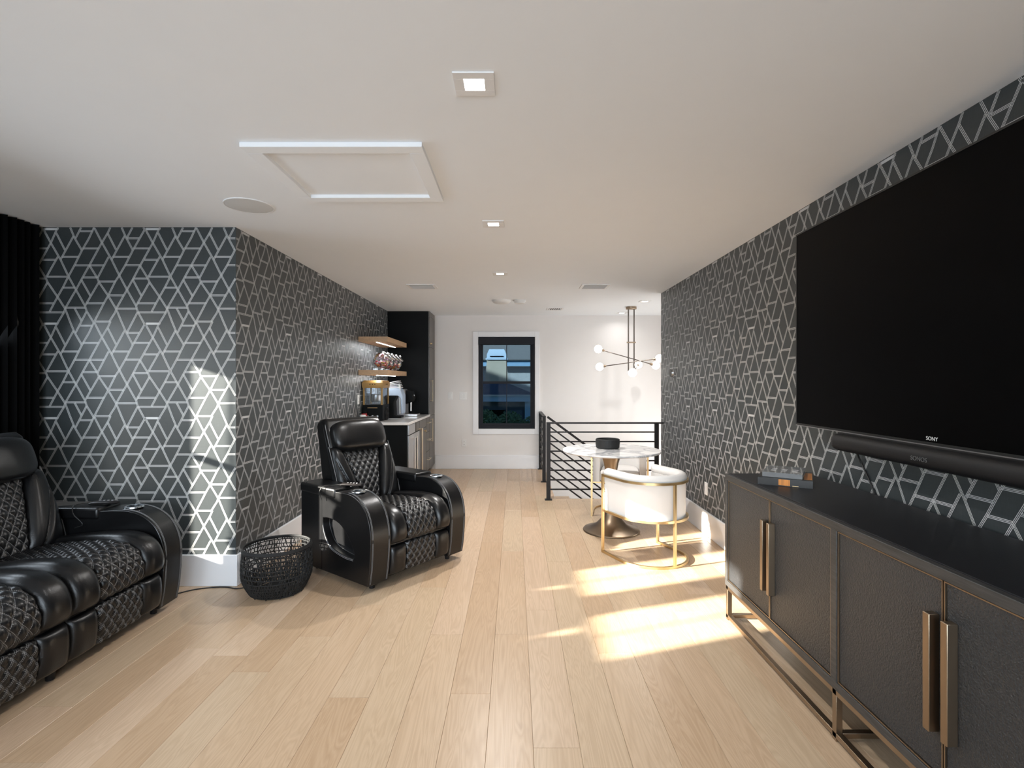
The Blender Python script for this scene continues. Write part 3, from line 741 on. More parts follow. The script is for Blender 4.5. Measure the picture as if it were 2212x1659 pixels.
    for s in (-1, 1):
        pp = [(-.262, s*(h-.024), .872), (-.295, s*(h-.021), .965), (-.328, s*(h-.024), 1.045), (-.352, s*(h-.045), 1.080)]
        B().tube(catmull(pp, 14), .0032, 6).build('piping', M['piping'], wr_)

ARM_P = [(-.405, .05), (-.405, .595), (.10, .632), (.20, .628), (.285, .598), (.352, .54), (.392, .46), (.408, .37), (.406, .27), (.396, .15), (.378, .05)]
POCKET = [(-.125, .425), (-.06, .432), (.02, .425), (.085, .402), (.145, .36), (.203, .295), (.238, .225), (.222, .205), (.14, .205), (.035, .22), (-.03, .24), (-.075, .275), (-.11, .33), (-.128, .38)]
def arm(par, yc, aw, outer, pocket=True):
    """outer = +1/-1: side of the arm that faces away from the seat"""
    h = aw/2
    top = catmull([(x, z, 0) for x, z in ARM_P[2:-1]], 26)
    prof = [ARM_P[0], ARM_P[1]]+[(p.x, p.y) for p in top]+[ARM_P[-1]]
    a = B().prism(prof, 'y', -h, h).build('arm', M['leather'], par, loc=(0, yc, 0), smooth=False)
    if pocket:
        pk = [(p.x, p.y) for p in catmull([(x, z, 0) for x, z in POCKET+POCKET[:1]], 40)][:-1]
        cut(a, B().prism(pk, 'y', outer*h-.055, outer*h+.055))
    cut(a, B().cyl((.17, 0, .55), (.17, 0, .70), .042, n=28))
    bv = a.modifiers.new('bevel', 'BEVEL'); bv.width = .012; bv.segments = 3; bv.limit_method = 'ANGLE'; bv.angle_limit = math.radians(50)
    B().box(-.412, .025, -h-.008, h+.008, .578, .648).build('arm_lid', M['leather'], a, bevel=.016, seg=3)
    B().lathe([(.036, .008), (.042, .010), (.050, .007), (.051, 0), (.040, -.004), (.036, -.004)], 32, (.17, 0, .632), close=True).build('cup_holder_ring', M['blue_steel'], a)
    B().lathe([(0, .565), (.038, .565), (.0385, .632)], 24, (.17, 0, 0)).build('cup_holder_well', M['dark_hole'], a)
    for s in (-1, 1):
        for off in (.014, .021):
            pth = [(p.x+.0, s*(h-off+.012)*.985 if False else s*(h-off), p.y+.0008) for p in top[2:]]+[(.379, s*(h-off), .062)]
            # lift the thread just off the leather along the profile normal
            pts = []
            for i, p in enumerate(pth):
                q0, q1 = Vector(pth[max(0, i-1)]), Vector(pth[min(len(pth)-1, i+1)]); tg = q1-q0; nn = Vector((-tg.z, 0, tg.x)).normalized()
                if nn.x < 0 and nn.z < 0: nn = -nn
                pts.append(Vector(p)+nn*.0012)
            B().tube(pts, .0015, 5).build('stitching', M['piping'], a)
    if pocket:
        rim = [(x, outer*(h+.0005), z) for x, z in [POCKET[i] for i in (13, 12, 11, 10, 9, 8, 7)]]
        for dz in (0, .008):
            B().tube([(p.x, p.y, p.z-.007-dz) for p in catmull(rim, 24)], .0016, 5).build('stitching', M['piping'], a)
        B().box(-.142, -.138, outer*h-.001, outer*h+.0012, .06, .575).build('seam', M['dark_hole'], a)
    return a
def feet(par, ys):
    for y in ys:
        for x in (-.33, .30):
            B().cyl((x, y, 0), (x, y, .065), .018, .022, 12).build('foot', M['black_metal'], par)

def remote(label, loc, rz, cable, grp='recliner handsets'):
    t = thing('recliner_remote', label, 'remote', loc, rz, grp)
    b = B(); sec = [(-.075, .020, .012), (-.06, .022, .020), (-.02, .024, .022), (.03, .025, .020), (.065, .022, .018), (.078, .014, .014)]
    n = 14
    for x, hw, hh in sec: b.v += [(x, hw*math.cos(2*PI*i/n), hh*.5+hh*.5*math.sin(2*PI*i/n)) for i in range(n)]
    b.f = [(k*n+i, k*n+(i+1) % n, (k+1)*n+(i+1) % n, (k+1)*n+i) for k in range(len(sec)-1) for i in range(n)]+[tuple(range(n)), tuple(range(len(sec)*n-1, len(sec)*n-n-1, -1))]
    b.build('body', M['black_metal'], t)
    for i in range(4): B().cyl((.045-i*.022, 0, .018), (.045-i*.022, 0, .0235), .006, n=10).build('button', M['grey_plastic'], t)
    if cable: B().tube(catmull(cable, 60), .003, 6).build('cord', M['cable'], t)
    return t

# armchair recliner
RZ = -36.87*PI/180
rc = thing('recliner_chair', 'black quilted leather recliner chair standing alone by the basket', 'recliner', (-.987, 3.945, 0), RZ)
AW = .168
seat_module(rc, .57, 0)
arm(rc, -(.285+AW/2), AW, -1); arm(rc, .285+AW/2, AW, 1)
feet(rc, (-.36, .36))
def chair_pt(x, y, z):
    return Vector((-.987+x*math.cos(RZ)-y*math.sin(RZ), 3.945+x*math.sin(RZ)+y*math.cos(RZ), z))
cab = []
rem = remote('black handset lying on the near arm of the recliner chair', chair_pt(.035, -.335, .650), RZ+.5,
       [(-.075, 0, .01), (-.12, -.012, .004), (-.17, -.055, .006), (-.20, -.068, -.03), (-.19, -.062, -.09)])

# three-seat sofa along the left wall
SW = .625
so = thing('reclining_sofa', 'long black quilted leather reclining sofa along the left wall', 'sofa', (-2.468, -.052, 0))
for i in range(3): seat_module(so, SW, 3.085-SW*(i+.5))
arm(so, 3.085+AW/2, AW, 1); arm(so, 3.085-3*SW-AW/2, AW, -1)
feet(so, (3.15, 2.46, 1.83, 1.14))
remote('black handset lying on the far arm of the sofa', (-2.48, 3.118, .650), .15,
       [(-.075, 0, .01), (-.11, -.03, .012), (-.12, -.075, .008), (-.10, -.108, -.03), (-.05, -.112, -.09), (-.09, -.112, -.11)])
tag(B().tube(catmull([(-2.22, 3.36, .004), (-2.13, 3.44, .004), (-2.02, 3.475, .004), (-1.94, 3.478, .004), (-1.86, 3.455, .004), (-1.80, 3.50, .004), (-1.82, 3.62, .004)], 60), .004, 6).build('power_cord', M['cable']), 'thin black power cord trailing along the floor by the corner', 'cord')

# woven basket
bk = thing('woven_basket', 'black woven rope basket standing by the wall corner', 'basket', (-1.575, 3.425, 0))
def brad(z):
    t = z/.305
    return .158+.060*math.sin(min(1, t*2.0)*PI/2)-(.010*max(0, t-.6)/.4)
fr = B(); RR = [.012, .03, .05, .07, .09, .115, .143, .172, .200, .228, .255, .283]
for i, z in enumerate(RR):
    r = brad(z); wob = random.uniform(0, 6)
    fr.tube([(r*math.cos(2*PI*k/56), r*math.sin(2*PI*k/56), z+.002*math.sin(3*2*PI*k/56+wob)) for k in range(56)], .0035, 5, closed=True)
for k in range(12):
    a = 2*PI*k/12; fr.tube([(brad(z)*math.cos(a), brad(z)*math.sin(a), z) for z in [.0, .04, .08, .13, .18, .23, .27, .305]], .0035, 5)
fr.build('basket_frame', M['rope'], bk)
rim = B()
for dr, dz in ((0, .303), (.003, .297), (-.003, .309)):
    rim.tube([((brad(.3)+dr)*math.cos(2*PI*k/64), (brad(.3)+dr)*math.sin(2*PI*k/64), dz) for k in range(64)], .0055, 6, closed=True)
rim.build('rim', M['rope'], bk)
we_ = B()
for i in range(len(RR)):
    z0, z1 = RR[i], (RR[i+1] if i+1 < len(RR) else .303)
    low = z0 < .10; n = 120 if low else (96 if z0 < .2 else 74)
    for k in range(n):
        a0 = 2*PI*(k+random.uniform(-.3, .3))/n; lean = random.choice((-1, 1))*random.uniform(.2, .9)*2*PI/n
        if not low and random.random() < .12: continue
        p0 = Vector((brad(z0)*math.cos(a0), brad(z0)*math.sin(a0), z0)); p1 = Vector((brad(z1)*math.cos(a0+lean), brad(z1)*math.sin(a0+lean), z1))
        we_.cyl(p0, p1, random.uniform(.0024, .0034) if not low else .0042, n=4, cap=False)
wo_ = we_.build('weave', M['rope'], bk); wo_['kind'] = 'stuff'
B().lathe([(0, .004), (.14, .004), (.152, .012), (.14, .016), (0, .014)], 40).build('base', M['rope'], bk)

# ------------------------------------------------------------------ sideboard, television, soundbar
SX0, SX1, SY0, SY1 = 1.235, 1.712, .972, 3.033; SZ0, SZ1 = .20, .854
sb = thing('sideboard', 'long charcoal sideboard with brass handles under the television', 'sideboard', (0, 0, 0))
ca = B().box(SX0, SX1, SY0, SY1, SZ1-.038, SZ1-.004)
ca.box(SX0, SX1, SY0, SY1, SZ0, SZ0+.032)
for y in (SY0, SY1-.030, (SY0+SY1)/2-.019):
    w = .038 if abs(y-((SY0+SY1)/2-.019)) < 1e-6 else .030
    ca.box(SX0, SX1, y, y+w, SZ0+.032, SZ1-.038)
ca.box(SX1-.01, SX1, SY0+.03, SY1-.03, SZ0+.032, SZ1-.038)
ca.build('carcass', M['sb_wood'], sb, bevel=.002)
B().box(SX0+.022, SX1-.004, SY0+.012, SY1-.022, SZ1-.006, SZ1).build('top_inlay', M['sb_top'], sb, bevel=.001)
mid = (SY0+SY1)/2
for lo, hi in ((mid+.019, SY1-.030), (SY0+.030, mid-.019)):
    m2 = (lo+hi)/2
    for p, q, hs in ((lo, m2, 1), (m2, hi, -1)):
        p, q = p+.002, q-.002; z0, z1 = SZ0+.034, SZ1-.040
        d = B().box(SX0+.009, SX0+.027, p+.004, q-.004, z0+.004, z1-.004).build('door', M['sb_door'], sb, bevel=.003)
        e = B()
        for bb in ((p, q, z1-.004, z1), (p, q, z0, z0+.004), (p, p+.004, z0+.004, z1-.004), (q-.004, q, z0+.004, z1-.004)):
            e.box(SX0+.004, SX0+.026, *bb)
        e.build('brass_edging', M['bronze'], d)
        hy_ = (q-.030) if hs == 1 else (p+.030)
        B().box(SX0-.022, SX0+.010, hy_-.012, hy_+.012, .362, .708).build('handle', M['bronze'], d, bevel=.002)
fb = B(); g = .0125
for x in (SX0+g+.004, SX1-g-.03):
    for z in (.022, SZ0-g):
        fb.box(x-g, x+g, SY0+.01, SY1-.004, z-g+.002, z+g-.002)
for y in (SY0+.025, mid, SY1-.018):
    for z in (.022, SZ0-g): fb.box(SX0+2*g+.004, SX1-2*g-.03, y-g, y+g, z-g+.002, z+g-.002)
    for x in (SX0+g+.004, SX1-g-.03): fb.box(x-g, x+g, y-g, y+g, .0, SZ0-.002)
fb.build('base_frame', M['bronze'], sb, bevel=.0015)

tv = thing('television', 'huge black flat television mounted on the right wall', 'television', (0, 0, 0))
TX, TY0, TY1, TZ0, TZ1 = 1.595, 1.03, 2.93, 1.142, 2.222
B().box(TX+.006, TX+.05, TY0, TY1, TZ0, TZ1).build('housing', M['tv_bezel'], tv, bevel=.003)
B().box(TX+.002, TX+.0065, TY0+.008, TY1-.008, TZ0+.014, TZ1-.008).build('screen', M['tv_screen'], tv)
bz = B()
for p in ((TY0, TY1, TZ1-.008, TZ1), (TY0, TY0+.008, TZ0+.012, TZ1-.008), (TY1-.008, TY1, TZ0+.012, TZ1-.008)): bz.box(TX, TX+.01, *p)
bz.build('bezel', M['tv_bezel'], tv)
B().box(TX, TX+.012, TY0, TY1, TZ0, TZ0+.004).build('lower_trim', M['steel'], tv)
B().box(TX+.001, TX+.01, TY0+.008, TY1-.008, TZ0+.004, TZ0+.014).build('lower_bezel', M['tv_bezel'], tv)
B().box(TX+.05, TX+.148, 1.7, 2.26, 1.45, 1.9).build('wall_mount', M['black_metal'], tv, bevel=.003)
text('brand_lettering', 'SONY', .021, (TX+.0008, 1.975, TZ0+.028), (PI/2, 0, -PI/2), M['logo'], tv)

sr = thing('soundbar', 'long black rounded soundbar under the television', 'soundbar', (0, 0, 0))
bx_, bz_, r0 = 1.590, 1.098, .043
prof = []
b = B(); n = 28
ys = []
L0, L1 = 1.40, 2.54
ends = [(0, .30), (.004, .62), (.012, .82), (.025, .94), (.045, 1)]
for e, s in ends: ys.append((L0+e, s))
for e, s in reversed(ends): ys.append((L1-e, s))
for y, s in ys:
    for i in range(n):
        a = 2*PI*i/n; cx, cz = math.cos(a), math.sin(a)
        b.v.append((bx_+.052*s*math.copysign(abs(cx)**.75, cx), y, bz_+r0*s*math.copysign(abs(cz)**.8, cz)))
b.f = [(k*n+i, k*n+(i+1) % n, (k+1)*n+(i+1) % n, (k+1)*n+i) for k in range(len(ys)-1) for i in range(n)]+[tuple(range(n)), tuple(range(len(ys)*n-1, len(ys)*n-n-1, -1))]
b.build('housing', M['sb_black'], sr)
B().box(bx_+.03, XR, 1.80, 2.16, bz_-.02, bz_+.02).build('wall_bracket', M['black_metal'], sr)
text('brand_lettering', 'SONOS', .024, (bx_-.0530, 1.965, bz_-.004), (PI/2, 0, -PI/2), M['logo_dim'], sr, .0008)
tag(B().tube(catmull([(1.66, 2.46, 1.075), (1.70, 2.56, 1.04), (1.735, 2.59, .99), (1.736, 2.53, .91), (1.735, 2.48, .83), (1.735, 2.45, .72)], 50), .0045, 6).build('soundbar_cable', M['cable']), 'thin black cable hanging from the soundbar behind the sideboard', 'cable')

# books on the sideboard
def book(name, label, c, rz, w, l, h, cov, extra=None):
    t = thing(name, label, 'book', c, rz, 'books on the sideboard')
    e = .003
    B().box(-w/2, w/2, -l/2, l/2, 0, e).build('back_cover', cov, t)
    B().box(-w/2, w/2, -l/2, l/2, h-e, h).build('front_cover', cov, t)
    B().box(-w/2, -w/2+e, -l/2, l/2, e, h-e).build('spine', cov, t)
    B().box(-w/2+e, w/2-.006, -l/2+.005, l/2-.005, e, h-e).build('page_block', M['pages'], t)
    return t
ba_ = math.atan2(-.497, .867)
# local x runs along the visible long edge; spine faces the camera
def bk_obj(name, label, c, rz, lx, ly, h, cov):
    t = thing(name, label, 'book', c, rz, 'books on the sideboard'); e = .003
    B().box(-lx/2, lx/2, -ly/2, ly/2, 0, e).build('back_cover', cov, t)
    B().box(-lx/2, lx/2, -ly/2, ly/2, h-e, h).build('front_cover', cov, t)
    B().box(-lx/2, lx/2, -ly/2, -ly/2+e, e, h-e).build('spine', cov, t)
    B().box(-lx/2+.004, lx/2-.004, -ly/2+e, ly/2-.006, e, h-e).build('page_block', M['pages'], t)
    return t
t1 = bk_obj('book', 'thick black book with an orange spine picture under the grey book', (1.452, 2.765, SZ1), ba_, .250, .295, .037, M['book_black'])
B().box(-.028, .024, -.1485, -.1472, .004, .034).build('spine_picture', M['orange'], t1)
B().box(.035, .062, -.1482, -.1472, .003, .006).build('spine_line', M['brass'], t1)
B().box(.085, .122, -.11, .10, .037, .0378).build('cover_picture', M['orange'], t1)
B().box(-.122, -.08, .02, .14, .037, .0378).build('cover_picture', M['pages'], t1)
t2 = bk_obj('book', 'smaller glossy grey book lying on the black book', (1.448, 2.772, SZ1+.0382), ba_-.05, .185, .250, .024, M['book_grey'])
for i in range(9):
    B().box(-.06+(i % 3)*.05, -.035+(i % 3)*.05, -.06+(i//3)*.035, -.055+(i//3)*.035, .024, .0244).build('cover_lettering', M['logo'], t2)

# ------------------------------------------------------------------ round table, bowl, barrel chairs
tb = thing('pedestal_table', 'round white marble table on a bronze trumpet pedestal', 'table', (.90, 4.82, 0))
B().lathe([(0, .733), (.43, .733), (.447, .736), (.455, .744), (.455, .749), (.450, .755), (0, .755)], 72).build('tabletop', M['marble'], tb)
B().lathe([(0, 0), (.255, 0), (.262, .006), (.258, .014), (.20, .032), (.14, .062), (.095, .11), (.066, .18), (.05, .27), (.044, .36), (.045, .45), (.052, .54), (.068, .63), (.09, .70), (.105, .733), (0, .733)], 56).build('pedestal', M['bronze'], tb)
bw = B().lathe([(0, .0), (.098, .0), (.110, .010), (.113, .05), (.112, .085), (.106, .09), (.100, .085), (.099, .02), (0, .015)], 96, mod=lambda a: 1+.012*abs(math.sin(a*12)))
tag(bw.build('bowl', M['bowl'], None, loc=(.885, 4.92, .755)), 'black fluted bowl on the round marble table', 'bowl')

def barrel_chair(label, loc, rz):
    t = thing('barrel_chair', label, 'chair', loc, rz, 'white barrel chairs at the round table')
    R, L = .272, .235
    def upath(r, l, n=28):
        return [(l, -r)]+[(r*math.cos(a), r*math.sin(a)) for a in [-PI/2-PI*i/n for i in range(n+1)]]+[(l, r)]
    # shell: rounded wall following a U
    def shell(r, prof, ends, name, m):
        p2 = upath(r, ends); P3 = [(x, y, 0) for x, y in p2]
        return B().sweep(P3, prof).build(name, m, t, ang=50)
    th = .034
    shell(R-th-.004, [(-th, .352), (th, .352), (th, .62), (-th, .62)], L, 'backrest', M['white_fabric'])
    rp = []
    for i in range(16):
        a = 2*PI*i/16; rp.append((-.004+.040*math.cos(a), .648+.036*math.sin(a)))
    shell(R-th-.004, rp, L, 'top_roll', M['white_fabric'])
    q = .009
    def sq(z): return [(-q, z-q), (q, z-q), (q, z+q), (-q, z+q)]
    for nm, z in (('lower_rail', .345), ('upper_rail', .628), ('base_rail', .010)):
        B().sweep([(x, y, 0) for x, y in upath(R+q, L+.012)], sq(z)).build(nm, M['gold_chair'], t)
    for (x, y, zt) in ((L+.012, -(R+q), .637), (L+.012, R+q, .637), (-(R+q), 0, .637)):
        B().box(x-q, x+q, y-q, y+q, 0, zt).build('leg', M['gold_chair'], t)
    B().box(L-.03, L-.012, -R, R, .336, .352).build('seat_rail', M['gold_chair'], t)
    ri = R-2*th-.01
    pl = upath(ri, L+.02)
    B().prism(pl, 'z', .352, .475).build('seat_cushion', M['white_fabric'], t, bevel=.025, seg=4)
    return t
f1 = math.atan2(.91, -.415)
barrel_chair('white barrel chair with gold frame nearest the camera in sunlight', (1.075, 4.095, 0), f1)
barrel_chair('white barrel chair with gold frame behind the round table by the railing', (1.125, 5.52, 0), math.atan2(-.97, -.22))

# ------------------------------------------------------------------ bar
CX = -1.275; CF = -1.290
def bar_handle(par, y0, y1, z0, z1, r=.006, out=.035, m='pale_brass'):
    b = B(); p, q = Vector((CF+.018+out, y0, z0)), Vector((CF+.018+out, y1, z1)); d = (q-p).normalized()
    b.cyl(p-d*.012, q+d*.012, r, n=8)
    for e in (p, q): b.cyl((CF+.016, e.y, e.z), e, r*.8, n=8)
    return b.build('handle', M[m], par)
ep = B().box(XB+.019, CF+.002, 6.17, 6.195, 0, .868).build('end_panel', M['black_paint'], None, bevel=.001)
tag(ep, 'black side panel closing the near end of the bar cabinets', 'panel')
t = thing('countertop', 'white quartz countertop along the bar', 'countertop', (0, 0, 0))
B().box(XB+.001, CX+.012, 6.155, 7.699, .868, .90).build('slab', M['counter'], t, bevel=.003)
t = thing('beverage_fridge', 'steel framed beverage fridge at the near end of the bar', 'fridge', (0, 0, 0))
B().box(XB+.03, CF, 6.20, 6.90, .0, .866).build('body', M['black_paint'], t)
B().box(CF, CF+.018, 6.205, 6.60, .745, .862).build('top_panel', M['steel'], t, bevel=.001)
B().box(CF, CF+.018, 6.66, 6.895, .745, .862).build('top_panel', M['cab_front'], t, bevel=.001)
d = B()
for p in ((6.205, 6.26, .09, .735), (6.54, 6.595, .09, .735), (6.26, 6.54, .09, .14), (6.26, 6.54, .69, .735)): d.box(CF, CF+.018, *p)
dd = d.build('door', M['steel'], t, bevel=.001)
B().box(CF+.002, CF+.012, 6.26, 6.54, .14, .69).build('glass', M['steel'], dd)
bar_handle(dd, 6.36, 6.36, .14, .69, .009, .045, 'steel'); bar_handle(dd, 6.50, 6.50, .14, .69, .009, .045, 'steel')
d = B()
for p in ((6.61, 6.64, .09, .735), (6.82, 6.895, .09, .735), (6.64, 6.82, .09, .13), (6.64, 6.82, .66, .735)): d.box(CF, CF+.018, *p)
dd = d.build('door', M['steel'], t, bevel=.001)
B().box(CF+.002, CF+.012, 6.64, 6.82, .13, .66).build('glass', M['dark_hole'], dd)
bar_handle(dd, 6.85, 6.85, .10, .76, .011, .045, 'pale_brass')
t = thing('base_cabinet', 'taupe base cabinet with a brass knob beside the fridge', 'cabinet', (0, 0, 0))
B().box(XB+.02, CF, 6.905, 7.40, .0, .866).build('body', M['black_paint'], t)
B().box(CF, CF+.018, 6.91, 7.395, .745, .862).build('drawer', M['cab_front'], t, bevel=.001)
d = B().box(CF, CF+.018, 6.91, 7.395, .09, .738).build('door', M['cab_front'], t, bevel=.001)
k = B().cyl((CF+.018, 7.22, .70), (CF+.045, 7.22, .70), .006, n=8); k.cyl((CF+.04, 7.22, .70), (CF+.055, 7.22, .70), .018, n=14); k.build('knob', M['brass'], d)
t = thing('drawer_cabinet', 'taupe three-drawer cabinet beside the tall cupboard', 'cabinet', (0, 0, 0))
B().box(XB+.02, CF, 7.405, 7.695, .085, .866).build('body', M['black_paint'], t)
for z0, z1 in ((.655, .862), (.375, .65), (.09, .37)):
    d = B().box(CF, CF+.018, 7.41, 7.69, z0, z1).build('drawer', M['cab_front'], t, bevel=.001)
    bar_handle(d, 7.47, 7.63, (z0+z1)/2+.03, (z0+z1)/2+.03)
B().box(XB+.02, CF-.06, 7.405, 7.695, 0, .085).build('toe_kick', M['dark_hole'], t)
t = thing('tall_cabinet', 'black full-height cupboard at the end of the bar', 'cabinet', (0, 0, 0))
B().box(XB+.001, CF, 7.702, YW-.001, .085, H-.002).build('body', M['black_paint'], t, bevel=.001)
B().box(XB+.001, CF-.06, 7.705, YW-.001, 0, .085).build('toe_kick', M['dark_hole'], t)
for z0, z1 in ((.09, .875), (.88, 1.90), (1.905, 2.36)):
    d = B().box(CF, CF+.018, 7.705, YW-.02, z0, z1).build('door', M['cab_front'], t, bevel=.001)
    if z0 < .5: bar_handle(d, 7.78, 7.78, .50, .82)
    elif z0 < 1: bar_handle(d, 7.78, 7.78, 1.10, 1.40)
    else: B().cyl((CF+.018, 7.78, 1.96), (CF+.045, 7.78, 1.96), .012, n=12).build('knob', M['brass'], d)
B().box(CF, CF+.016, 7.705, YW-.02, 2.365, H-.003).build('top_filler', M['cab_front'], t)

# floating shelves with lights under them
SHX = -1.545
def shelf(z, lab):
    t = thing('floating_shelf', lab, 'shelf', (0, 0, 0), group='floating oak shelves over the bar')
    B().box(XB+.001, SHX, 6.265, 7.37, z-.062, z).build('board', M['shelf'], t, bevel=.001)
    B().box(-1.70, -1.685, 6.33, 7.30, z-.068, z-.061).build('led_strip', M['led'], t)
    light('shelf_led', 'AREA', (-1.70, 6.75, z-.075), (-.12, 0, -1), 2.2, (.92, .97, 1), shape='RECTANGLE', size=.9, size_y=.02).parent = t
shelf(1.935, 'upper light oak floating shelf over the bar'); shelf(1.53, 'lower light oak floating shelf holding the candy jars')

# candy jars, tilted towards the room
CANDY = [mat('candy_red', (.55, .05, .06), .3), mat('candy_pink', (.62, .22, .38), .3), mat('candy_yellow', (.66, .45, .12), .3), mat('candy_white', (.7, .66, .66), .3), mat('candy_brown', (.12, .05, .03), .3), mat('candy_orange', (.66, .18, .05), .3)]
JL = ('nearest tilted glass candy jar on the lower shelf', 'second tilted glass candy jar on the lower shelf', 'third tilted glass candy jar with red candy', 'farthest tilted glass candy jar on the lower shelf')
for k in range(4):
    t = thing('candy_jar', JL[k], 'jar', (-1.675, 6.47+.235*k, 1.53), 0, 'tilted candy jars on the lower shelf')
    t.rotation_euler = (0, 0, 0)
    R = Matrix.Rotation(math.radians(42), 4, 'Y')
    b = B().lathe([(0, -.075), (.055, -.075), (.088, -.055), (.105, -.015), (.105, .025), (.092, .062), (.066, .085), (.062, .10)], 28)
    b.v = [tuple((R @ Vector(v))+Vector((0, 0, .112))) for v in b.v]; b.build('glass', M['jar_glass'], t)
    B().obox((-.05, 0, .012), (.035, 0, 0), (0, .055, 0), (0, 0, .012)).build('foot', M['jar_glass'], t)
    b = B().lathe([(0, .118), (.045, .116), (.07, .108), (.072, .094), (.06, .092)], 24)
    b.lathe([(0, .14), (.014, .138), (.016, .125), (.010, .117)], 14)
    b.v = [tuple((R @ Vector(v))+Vector((0, 0, .112))) for v in b.v]; b.build('lid', M['steel'], t)
    for ci in range(6):
        b = B()
        for _ in range(10 if k != 2 or ci != 0 else 26):
            while True:
                p = Vector((random.uniform(-.09, .09), random.uniform(-.09, .09), random.uniform(-.09, .0)))
                if p.length < .088 and (R.inverted() @ p).z > -.062: break
            b.sphere((p.x, p.y, p.z+.112), .014, 7, 5, (1.3, .9, .8))
        o = b.build('candies', CANDY[ci], t); o['kind'] = 'stuff'

# popcorn machine
t = thing('popcorn_machine', 'gold-roofed popcorn machine with black base on the bar', 'popcorn machine', (-1.755, 6.54, .90))
w, dp = .122, .165
B().box(-w, w, -dp, dp, .008, .20).build('base', M['black_paint'], t, bevel=.004)
for x in (-w+.012, w-.012):
    for y in (-dp+.012, dp-.012): B().box(x-.010, x+.010, y-.010, y+.010, .20, .415).build('corner_post', M['pop_gold'], t)
roof = B(); sec = [(.41, 1.03), (.445, 1.07), (.475, 1.07), (.502, .92), (.505, .0)]
n4 = [(-1, -1), (1, -1), (1, 1), (-1, 1)]
for z, s in sec: roof.v += [(w*s*a, dp*s*c, z) for a, c in n4]
roof.f = [(k*4+i, k*4+(i+1) % 4, (k+1)*4+(i+1) % 4, (k+1)*4+i) for k in range(4) for i in range(4)]+[(0, 3, 2, 1)]
ro = roof.build('roof', M['pop_gold'], t)
for dx in (-.03, 0, .03): B().sphere((dx, -dp*1.075, .455), .006, 8, 6).build('roof_stud', M['dark_hole'], ro)
for dy in (-.03, .03): B().sphere((w*1.075, dy, .455), .006, 8, 6).build('roof_stud', M['dark_hole'], ro)
for p in ((-w+.022, w-.022, -dp+.010, -dp+.013, .20, .41), (-w+.022, w-.022, dp-.013, dp-.010, .20, .41), (-w+.010, -w+.013, -dp+.022, dp-.022, .20, .41), (w-.013, w-.010, -dp+.022, dp-.022, .20, .41)):
    B().box(*p).build('pane', M['jar_glass'], t)
ke = B().lathe([(0, .24), (.06, .24), (.066, .25), (.066, .32), (.058, .33), (0, .335)], 24); ke.cyl((0, 0, .33), (0, 0, .41), .012, n=10)
ke.build('kettle', M['steel'], t)
B().cyl((-.06, -dp-.012, .165), (.06, -dp-.012, .165), .006, n=8).build('drawer_pull', M['brass'], t)
for dx in (-.06, 0, .06): B().cyl((dx, -dp, .06), (dx, -dp-.012, .06), .012, n=12).build('knob', M['steel'], t)
wh = B()
for k in range(24): pass
wh.tube([(w+.012, .02+.075*math.cos(2*PI*k/28), .083+.075*math.sin(2*PI*k/28)) for k in range(28)], .005, 6, closed=True)
for k in range(8): wh.cyl((w+.012, .02, .083), (w+.012, .02+.073*math.cos(2*PI*k/8), .083+.073*math.sin(2*PI*k/8)), .0025, n=5)
wh.cyl((w-.002, .02, .083), (w+.02, .02, .083), .012, n=10)
wh.build('wheel', M['black_metal'], t)
# drink dispenser with papers, coffee machine, cup, red box
t = thing('water_dispenser', 'pale blue and black counter dispenser behind the popcorn machine', 'dispenser', (-1.64, 6.98, .90))
B().prism([(-.10, 0), (.12, 0), (.12, .03), (.03, .03), (.02, .22), (.06, .30), (-.10, .30)], 'y', -.09, .09).build('body', M['black_paint'], t, bevel=.008)
B().prism([(-.09, .30), (.075, .30), (.115, .27), (.125, .06), (.140, .06), (.145, .30), (.12, .36), (.10, .40), (-.09, .40)], 'y', -.095, .095).build('tank', M['ice_blue'], t, bevel=.01)
for i in range(5):
    B().obox((.0, 0, .408+i*.018), (.11-.008*i, 0, .004*i), (0, .09, 0), (0, 0, .004)).build('paper', M['paper'], t)
B().box(.10, .112, -.09, -.06, .06, .44).build('spout', M['white_plastic'], t, bevel=.004); B().box(.06, .075, .03, .07, .34, .46).build('lever', M['white_plastic'], t, bevel=.004)
t = thing('coffee_machine', 'grey automatic coffee machine at the far end of the counter', 'coffee machine', (-1.60, 7.36, .90))
B().prism([(-.13, 0), (.06, 0), (.06, .36), (.03, .38), (-.13, .38)], 'y', -.13, .13).build('body', M['coffee_grey'], t, bevel=.012)
B().prism([(.06, .17), (.15, .20), (.17, .25), (.15, .36), (.06, .37)], 'y', -.09, .09).build('brew_head', M['black_paint'], t, bevel=.01)
for y in (-.025, .025): B().cyl((.12, y, .20), (.12, y, .07), .009, .006, n=10).build('spout', M['steel'], t)
B().box(.055, .23, -.11, .11, 0, .032).build('drip_tray', M['steel'], t, bevel=.006)
B().cyl((.158, 0, .29), (.172, 0, .295), .016, n=14).build('dial', M['steel'], t)
t = thing('cup', 'small white cup at the near end of the bar counter', 'cup', (-1.845, 6.26, .90))
B().lathe([(0, 0), (.028, 0), (.034, .05), (.036, .085), (.033, .085), (.030, .01), (0, .008)], 24).build('cup_body', M['white_plastic'], t)
hd = catmull([(.033, 0, .070), (.056, 0, .062), (.056, 0, .035), (.032, 0, .026)], 12); B().tube(hd, .004, 6).build('handle', M['white_plastic'], t)
t = thing('canister', 'small red canister against the wall behind the white cup', 'canister', (-1.838, 6.40, .90) if False else (-1.846, 6.335, .90))
B().lathe([(0, 0), (.032, 0), (.034, .004), (.034, .10), (0, .10)], 24).build('tin', M['red'], t)
B().lathe([(.035, .098), (.035, .115), (.03, .12), (0, .12)], 24).build('lid', M['black_paint'], t)

